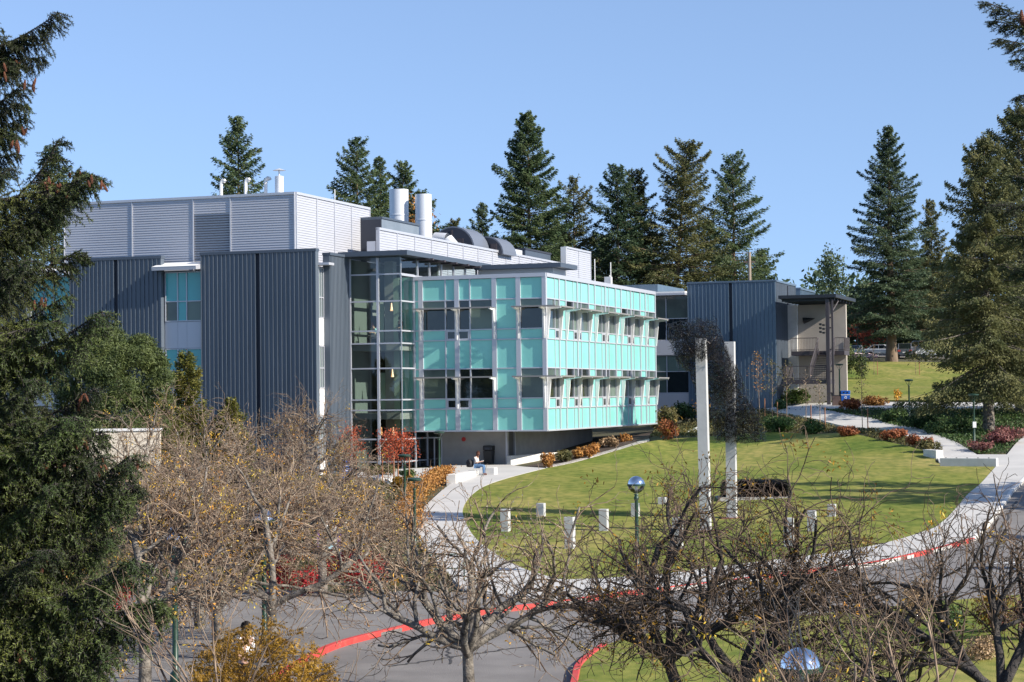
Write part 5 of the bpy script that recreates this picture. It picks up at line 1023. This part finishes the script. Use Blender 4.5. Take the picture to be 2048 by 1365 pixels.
bare_tree('bare_tree', bpx(470, 78), [(2.6, .6, 3.5), (1.5, 1.1, 3.3), (.5, .8, 3.6), (0, .4, 3.4), (3.3, .4, 3.2)], 111, 'dense twigged bare tree below the two small golden cedars', GB, 'bark', 'twig', 4, 1500, 160, 'leaf_orange', P=PL, r0=.14, fork=2.)
bare_tree('bare_tree', bpx(622, 90), [(2.6, .6, 2.8), (1.5, 1.1, 2.9), (.5, .8, 2.5), (0, .4, 2.0), (3.3, .4, 2.5)], 112, 'tallest bare tree, its top against the ribbed slab beside the stair hall', GB, 'bark', 'twig', 4, 1500, 160, P=PL, r0=.15, fork=2.6)
bare_tree('bare_tree', bpx(690, 76), [(2.6, .6, 2.2), (1.5, .9, 2.), (.5, .6, 2.), (0, .3, 1.8)], 113, 'low bare tree left of the orange hedge', GB, 'bark', 'twig', 4, 1200, 160, 'leaf_orange', P=PL, r0=.13, fork=1.4)
bare_tree('bare_tree', bpx(540, 47), [(2.7, .5, 3.4), (1.5, 1.0, 3.2), (.4, .6, 3.4), (3.4, .3, 3.2)], 114, 'bare tree around the globe lamp glinting through the grey twigs', GB, 'bark', 'twig', 4, 1400, 220, 'leaf_orange', P=PL, r0=.13, fork=1.6)
PS = dict(wob=.1, trop=(.0, .1, .05), kids=(1, 1, 1), prob=(.5, .4, .3), ang=.55)
for i, (x, d, lb) in enumerate(((1640, 15., 'pale brown shoots rising at the bottom edge between the dark trees'), (1850, 15.5, 'pale brown shoots rising at the bottom edge in the right corner'), (440, 16., 'pale thin shoots in front of the yellow brown bush'))):
    b = gd(x, d); zt = at(x, 1365, d)[2]; bare_tree('shoots', (b[0], b[1], zt - .75), [(2.3, 1.1, 1.0), (1.6, 1.3, 1.1), (.8, 1.1, 1.), (2.8, .8, .9), (.3, .8, .9), (2., .9, 1.)], 120 + i, lb, None, 'twig', 'twig', 2, 0, 0, P=PS, r0=.016, fork=.15, cat='shrub', tw=.0028, lev_th=9)

# ------------------------------------------------------------------ shrubs, small trees, hedges, ground cover
b = gat(462, 1520); b = gd(500, 29.)
r = NR(50); e = empty('gold_bush', b, 0, 'yellow brown bush with feathery leaves at the bottom left, before the person in white', 'shrub')
ctr = []; 
for k in range(1000):
    a = at(380 + 290 * r.rand(), 1365, 28 + 2.4 * r.rand()) - b; top_ = 3.15 - .75 * abs(a[0] / 1.1) ** 1.6 - .25 * r.rand(); ctr.append((a[0], a[1], 1.5 + (top_ - 1.5) * r.rand()))
ctr = np.array(ctr); n = len(ctr); ax = unit(r.randn(n, 3) * [1, 1, .5] + [0, 0, -.25]); tq = np.linspace(-.5, .5, 10); c = (ctr[:, None] + ax[:, None] * (tq * .26)[None, :, None]); sd = unit(np.cross(ax, r.randn(n, 3)))
L_, R2 = [], []
for sgn in (-1, 1): L_.append((c + sd[:, None] * sgn * .028).reshape(-1, 3)); R2.append(np.repeat(sd * sgn + ax * .35, 10, 0))
cc = np.vstack(L_); aa = np.vstack(R2); obj('foliage', npmesh('foliage', *leaves(cc, aa, r.randn(len(cc), 3) * .5 + [0, 0, 1], .06, .024), M['leaf_gold']), e)
obj('stems', npmesh('stems', *tubes(np.repeat([[-.1, 0, -.1]], 60, 0) + r.randn(60, 3) * [.3, .2, 0], ctr[::9][:60], np.full(60, .014), np.full(60, .005), 4), M['twig']), e)
# round pine, cedars
b = gd(232, 104); H = at(232, 642, 104)[2] - b[2]; e = empty('pine', b, 0, 'round bushy dark green pine in front of the ribbed slabs', 'tree'); r = NR(51)
cs, rs = [], []
for k in range(90):
    d = unit(r.randn(3)); cs.append(np.array([0, 0, H * .56]) + d * [2.6, 2.6, H * .36]); q = .55 + .35 * r.rand(); rs.append((q, q, q * .8))
cs += [(0, 0, H * .56)]; rs += [(2.3, 2.3, H * .34)]
V, F = cloud(r, cs, rs, 90000, .2, .7, .24); obj('crown', npmesh('crown', V, F, M['pine_green']), e); MB().tube([(0, 0, -.2), (.1, 0, H * .3), (0, 0, H * .7)], .2, 8).build('trunk', M['bark'], e)
for px_, top, d, w, sd, lb in ((372, 712, 113, 62, 52, 'taller golden green cedar in front of the window bay'), (462, 804, 113, 44, 53, 'shorter golden green cedar with reddish tips against the ribbed slab'), (330, 795, 110, 46, 54, 'golden green cedar between the round pine and the taller cedar')):
    b = gd(px_, d); conifer('cedar', b, at(px_, top, d)[2] - b[2], w / F_PX * d, 'cedar_green', sd, lb, 'golden cedars by the building', clear=.02, p=.75, nb=130, dens=170, ls=.17, droop=0, up=.5, irr=.35, flat=1.2, hang=0, rt=.09)
for px_, d, top, sd, lb in ((700, 112, 868, 55, 'red leaved sapling left of the stair hall corner'), (775, 113, 872, 56, 'red leaved sapling in front of the stair hall glass, left of the pair'), (806, 114, 874, 57, 'red leaved sapling in front of the stair hall glass, right of the pair')):
    b = gd(px_, d); sapling('maple_sapling', b, at(px_, top, d)[2] - b[2], .95, 'leaf_maple', sd, lb, 'red saplings tied to stakes', 900, .12, .38)
    for x in (-.32, .32): s_ = empty('tree_stake', b + [x, -.1, 0], 0, 'orange brown stake of a red sapling by the stair hall', 'stake', 'stakes of the red saplings'); MB().tube([(0, 0, -.1), (0, 0, 1.55)], .045, 6).build('stake', M['wood'], s_)
for i, (px_, bot, top, wd, lf, n, lb) in enumerate(((715,1195,1095,62,'leaf_red',2600,'big crimson shrub right of the purple sign'), (545,1195,1100,42,'leaf_red',1500,'crimson shrub left of the purple sign'), (618,1200,1130,36,'leaf_red',900,'small crimson shrub just left of the purple posts'), (230,1245,1150,44,'leaf_red',900,'crimson shrub behind the pale trunked bare tree'),
      (885,1000,945,30,'leaf_orange',0,''), (1098,938,905,15,'leaf_orange',600,'small orange shrub at the lower end of the bark bed'), (1130,928,900,22,'shrub_olive',800,'yellow green shrub low in the bark bed'), (1163,920,893,18,'leaf_orange',700,'orange shrub in the middle of the bark bed'), (1185,912,888,16,'leaf_orange',600,'orange shrub beside the end of the concrete wall'), (1222,897,874,18,'leaf_tan',600,'tan shrub high in the bark bed'), (1252,886,870,14,'leaf_orange',400,'topmost little orange shrub of the bark bed'),
      (1330,862,812,30,'shrub_olive',1200,'olive shrub just right of the glass box corner'), (1372,850,806,34,'shrub_green',1300,'green shrub beneath the link windows'), (1412,845,815,26,'shrub_olive',900,'olive shrub left of the near column'), (1345,882,838,26,'leaf_rust',700,'rusty shrub at the top edge of the lawn by the glass box'), (1590,812,776,28,'shrub_light',1500,'light green shrub at the foot of the outdoor stairs'), (1560,822,800,18,'shrub_green',500,'low green shrub at the corner of the blue grey slab'),
      (1685,760,690,26,'pine_green',2600,'tall green bush against the end of the concrete stair wall'), (1706,826,796,22,'leaf_rust',900,'rusty shrub right of the blue bin'), (1745,815,790,26,'leaf_orange',900,'orange yellow shrub on the slope above the path'), (1795,806,778,10,'leaf_yellow',90,'thin yellow shrub on the hill lawn'), (1570,866,832,36,'shrub_green',1500,'dark green shrub right of the wire cloud foot'), (1625,872,842,30,'shrub_green',1000,'dark green shrub between the bare saplings'), (1690,876,852,26,'leaf_rust',700,'rust shrub at the far lawn edge'),
      (1790,884,860,26,'leaf_rust',800,'rust red shrub beside the descending path'), (1830,895,872,24,'leaf_rust',800,'rust shrub near the short wall end'), (1858,908,880,22,'shrub_olive',700,'grey green shrub touching the short wall end'), (2010,892,856,46,'leaf_heather',1800,'reddish heather mound at the foot of the big spruce'), (1905,872,835,40,'shrub_green',1400,'dark green shrub in the shade left of the big spruce trunk'), (1850,862,830,36,'shrub_green',1200,'dark green shrub behind the lone dish lamp'), (1780,846,820,34,'shrub_green',1000,'dark green shrub between the two upper paths'), (1960,906,885,30,'leaf_heather',500,'low dark heather at the path junction'),
      (1835,1262,1150,40,'leaf_tan',1500,'tan dry bush on the island behind the dark branches'), (1900,1290,1205,46,'shrub_green',1500,'green bush on the island right of the tan one'), (1985,1275,1180,44,'leaf_gold',1300,'yellow green bush on the island near the right edge'), (1800,1280,1210,36,'shrub_olive',900,'olive bush on the island left of the tan one'), (1960,1330,1270,46,'leaf_tan',900,'pale dry bush low on the island'), (2050,1290,1190,46,'leaf_heather',1200,'reddish bush at the right edge of the island'),
      (815,960,940,20,'shrub_green',500,'dark clipped shrub behind the hedge'), (800,985,955,22,'leaf_gold',700,'golden shrub left of the hedge top'), (740,1040,985,36,'shrub_olive',1200,'grassy olive shrub left of the hedge'), (680,1010,965,40,'shrub_olive',1200,'olive shrub under the blue bin'), (610,1020,965,46,'leaf_tan',1200,'tan shrub among the bare trees'), (520,1010,950,50,'shrub_olive',1300,'olive shrub below the shorter cedar'), (420,1000,940,50,'leaf_tan',1300,'tan shrub below the taller cedar'), (470,1120,1060,46,'shrub_olive',1200,'olive bush in the middle of the grey twigs'), (600,1120,1060,42,'shrub_green',900,'green bush behind the crimson shrubs'), (720,1100,1050,40,'leaf_gold',900,'golden bush behind the big crimson shrub'), (440,1200,1150,44,'leaf_gold',900,'golden bush at the asphalt edge'), (360,1200,1140,40,'shrub_green',900,'dark green bush at the asphalt edge'), (330,1080,1020,50,'shrub_olive',1200,'olive bush right of the near spruce boughs'), (665,935,880,26,'leaf_tan',900,'tan shrub between the red saplings and the slab'), (760,955,928,30,'shrub_olive',700,'olive plants in front of the stair hall'))):
    if not n: continue
    b = gat(px_, bot); d = b[1]; w = wd / F_PX * d; shrub('shrub', b + [0, 0, .05], w, (bot - top) / F_PX * d, lf, 200 + i, lb, int(n * 1.5), min(.22, max(.07, .0013 * d)))
# orange hedge along the path
hp = dense(px((826,1072),(818,1040),(838,1003),(868,975),(893,962)), 8); hn = NR(60); k = 9000; i = hn.randint(0, len(hp) - 1, k); t = hn.rand(k, 1); c = hp[i] + (hp[i + 1] - hp[i]) * t; c = c + hn.randn(k, 2) * .3; z = T(c[:, 0], c[:, 1]) + .05 + .85 * hn.rand(k) ** .6
o0 = np.array([*hp[len(hp) // 2], 0]); e = empty('hedge', o0, 0, 'orange brown clipped hedge curving along the pale path', 'hedge'); obj('foliage', npmesh('foliage', *leaves(np.column_stack([c, z]) - o0, hn.randn(k, 3), hn.randn(k, 3) + [0, 0, .4], .12, .08), M['leaf_orange']), e)
shrub('shrub', gat(905, 966), .62, .75, 'leaf_orange', 61, 'round orange shrub at the upper end of the hedge beside the bench', 1500, .1)
# bare saplings with stakes on the slope
for i, (px_, bot, top, lf, n, st, lb) in enumerate(((1520,838,712,'leaf_orange',170,1,'thin sapling with orange leaves before the blue grey slab'), (1545,846,722,'shrub_olive',150,1,'thin sapling with olive leaves right of the orange one'), (1573,850,730,'shrub_olive',110,0,'thin sapling near the right edge of the slab'), (1612,852,750,'twig',40,1,'nearly bare sapling in front of the stairs'), (1640,858,760,'shrub_olive',70,1,'bare sapling before the brown bin'), (1725,862,726,'shrub_olive',160,1,'taller loose sapling beyond the descending path'), (1832,752,690,'twig',10,1,'bare staked sapling high on the hill lawn'), (1405,868,800,'leaf_orange',160,0,'small orange leaved sapling at the lawn top left of the columns'), (1748,752,690,'twig',20,1,'bare sapling below the parked cars'))):
    b = gat(px_, bot); d = b[1]; sapling('sapling', b, (bot - top) / F_PX * d, .75, lf, 300 + i, lb, 'young thin trees on the slope', n, .14, .4)
    if st: s_ = empty('tree_stake', b + [.35, -.1, 0], 0, 'brown wooden stake beside the thin sapling at pixel column group', 'stake', 'stakes of the young slope trees'); s_['label'] = 'brown wooden stake supporting a young tree on the slope'; MB().tube([(0, 0, -.1), (0, 0, 1.5)], .04, 6).build('stake', M['wood'], s_)
# rocks in the left bed
for i, (px_, bot, w) in enumerate(((690,965,.5),(708,968,.4),(760,962,.6),(785,968,.7),(575,985,.6),(560,990,.4),(1385,865,.4),(1395,862,.5),(1378,868,.35),(805,1015,.5),(815,1000,.5))):
    b = gat(px_, bot); r = NR(400 + i); me = bpy.data.meshes.new('rock'); bm = bmesh.new(); bmesh.ops.create_icosphere(bm, subdivisions=2, radius=w * .6)
    for v in bm.verts: v.co *= 1 + .22 * math.sin(v.co.x * 9 / w + i) * math.cos(v.co.y * 7 / w); v.co.z *= .65
    bm.to_mesh(me); bm.free(); me.materials.append(M['conc_white']); tag(obj('rock', me, None, b + [0, 0, w * .15], (0, 0, i)), 'pale garden rock lying among the plants', 'rock', 'pale rocks in the planted beds')
cover('ground_cover', px((40,1195),(230,1198),(520,1183),(700,1193),(804,1188),(905,1168),(850,1105),(828,1060),(850,1005),(880,975),(760,968),(690,962),(420,960),(200,960),(40,980)), 26000, 'shrub_olive', .16, .35, 500)
cover('fallen_leaves', px((40,1195),(230,1198),(520,1183),(700,1193),(804,1188),(905,1168),(850,1105),(828,1060),(850,1005),(880,975),(760,968),(690,962),(420,960),(200,960),(40,980)), 9000, 'leaf_tan', .13, .3, 501)
cover('slope_plants', px((1300,878),(1311,862),(1440,829),(1560,831),(1637,845),(1745,863),(1806,876),(1866,910),(1815,894),(1740,877),(1650,868),(1560,865),(1480,868),(1400,875)), 13000, 'shrub_olive', .16, .3, 502)
cover('shaded_plants', px((1560,826),(1640,823),(1745,842),(1825,860),(1898,885),(1950,912),(2012,912),(2048,880),(2120,830),(2140,822),(1745,822)), 17000, 'shrub_green', .17, .35, 503)
cover('lawn_leaves', list(dense(INNER)) + list(dense(TOP))[1:], 900, 'leaf_tan', .1, .07, 505, 0)
cover('asphalt_leaves', px((585,1262),(690,1262),(690,1236),(585,1236)), 700, 'leaf_orange', .07, .01, 504, 0)
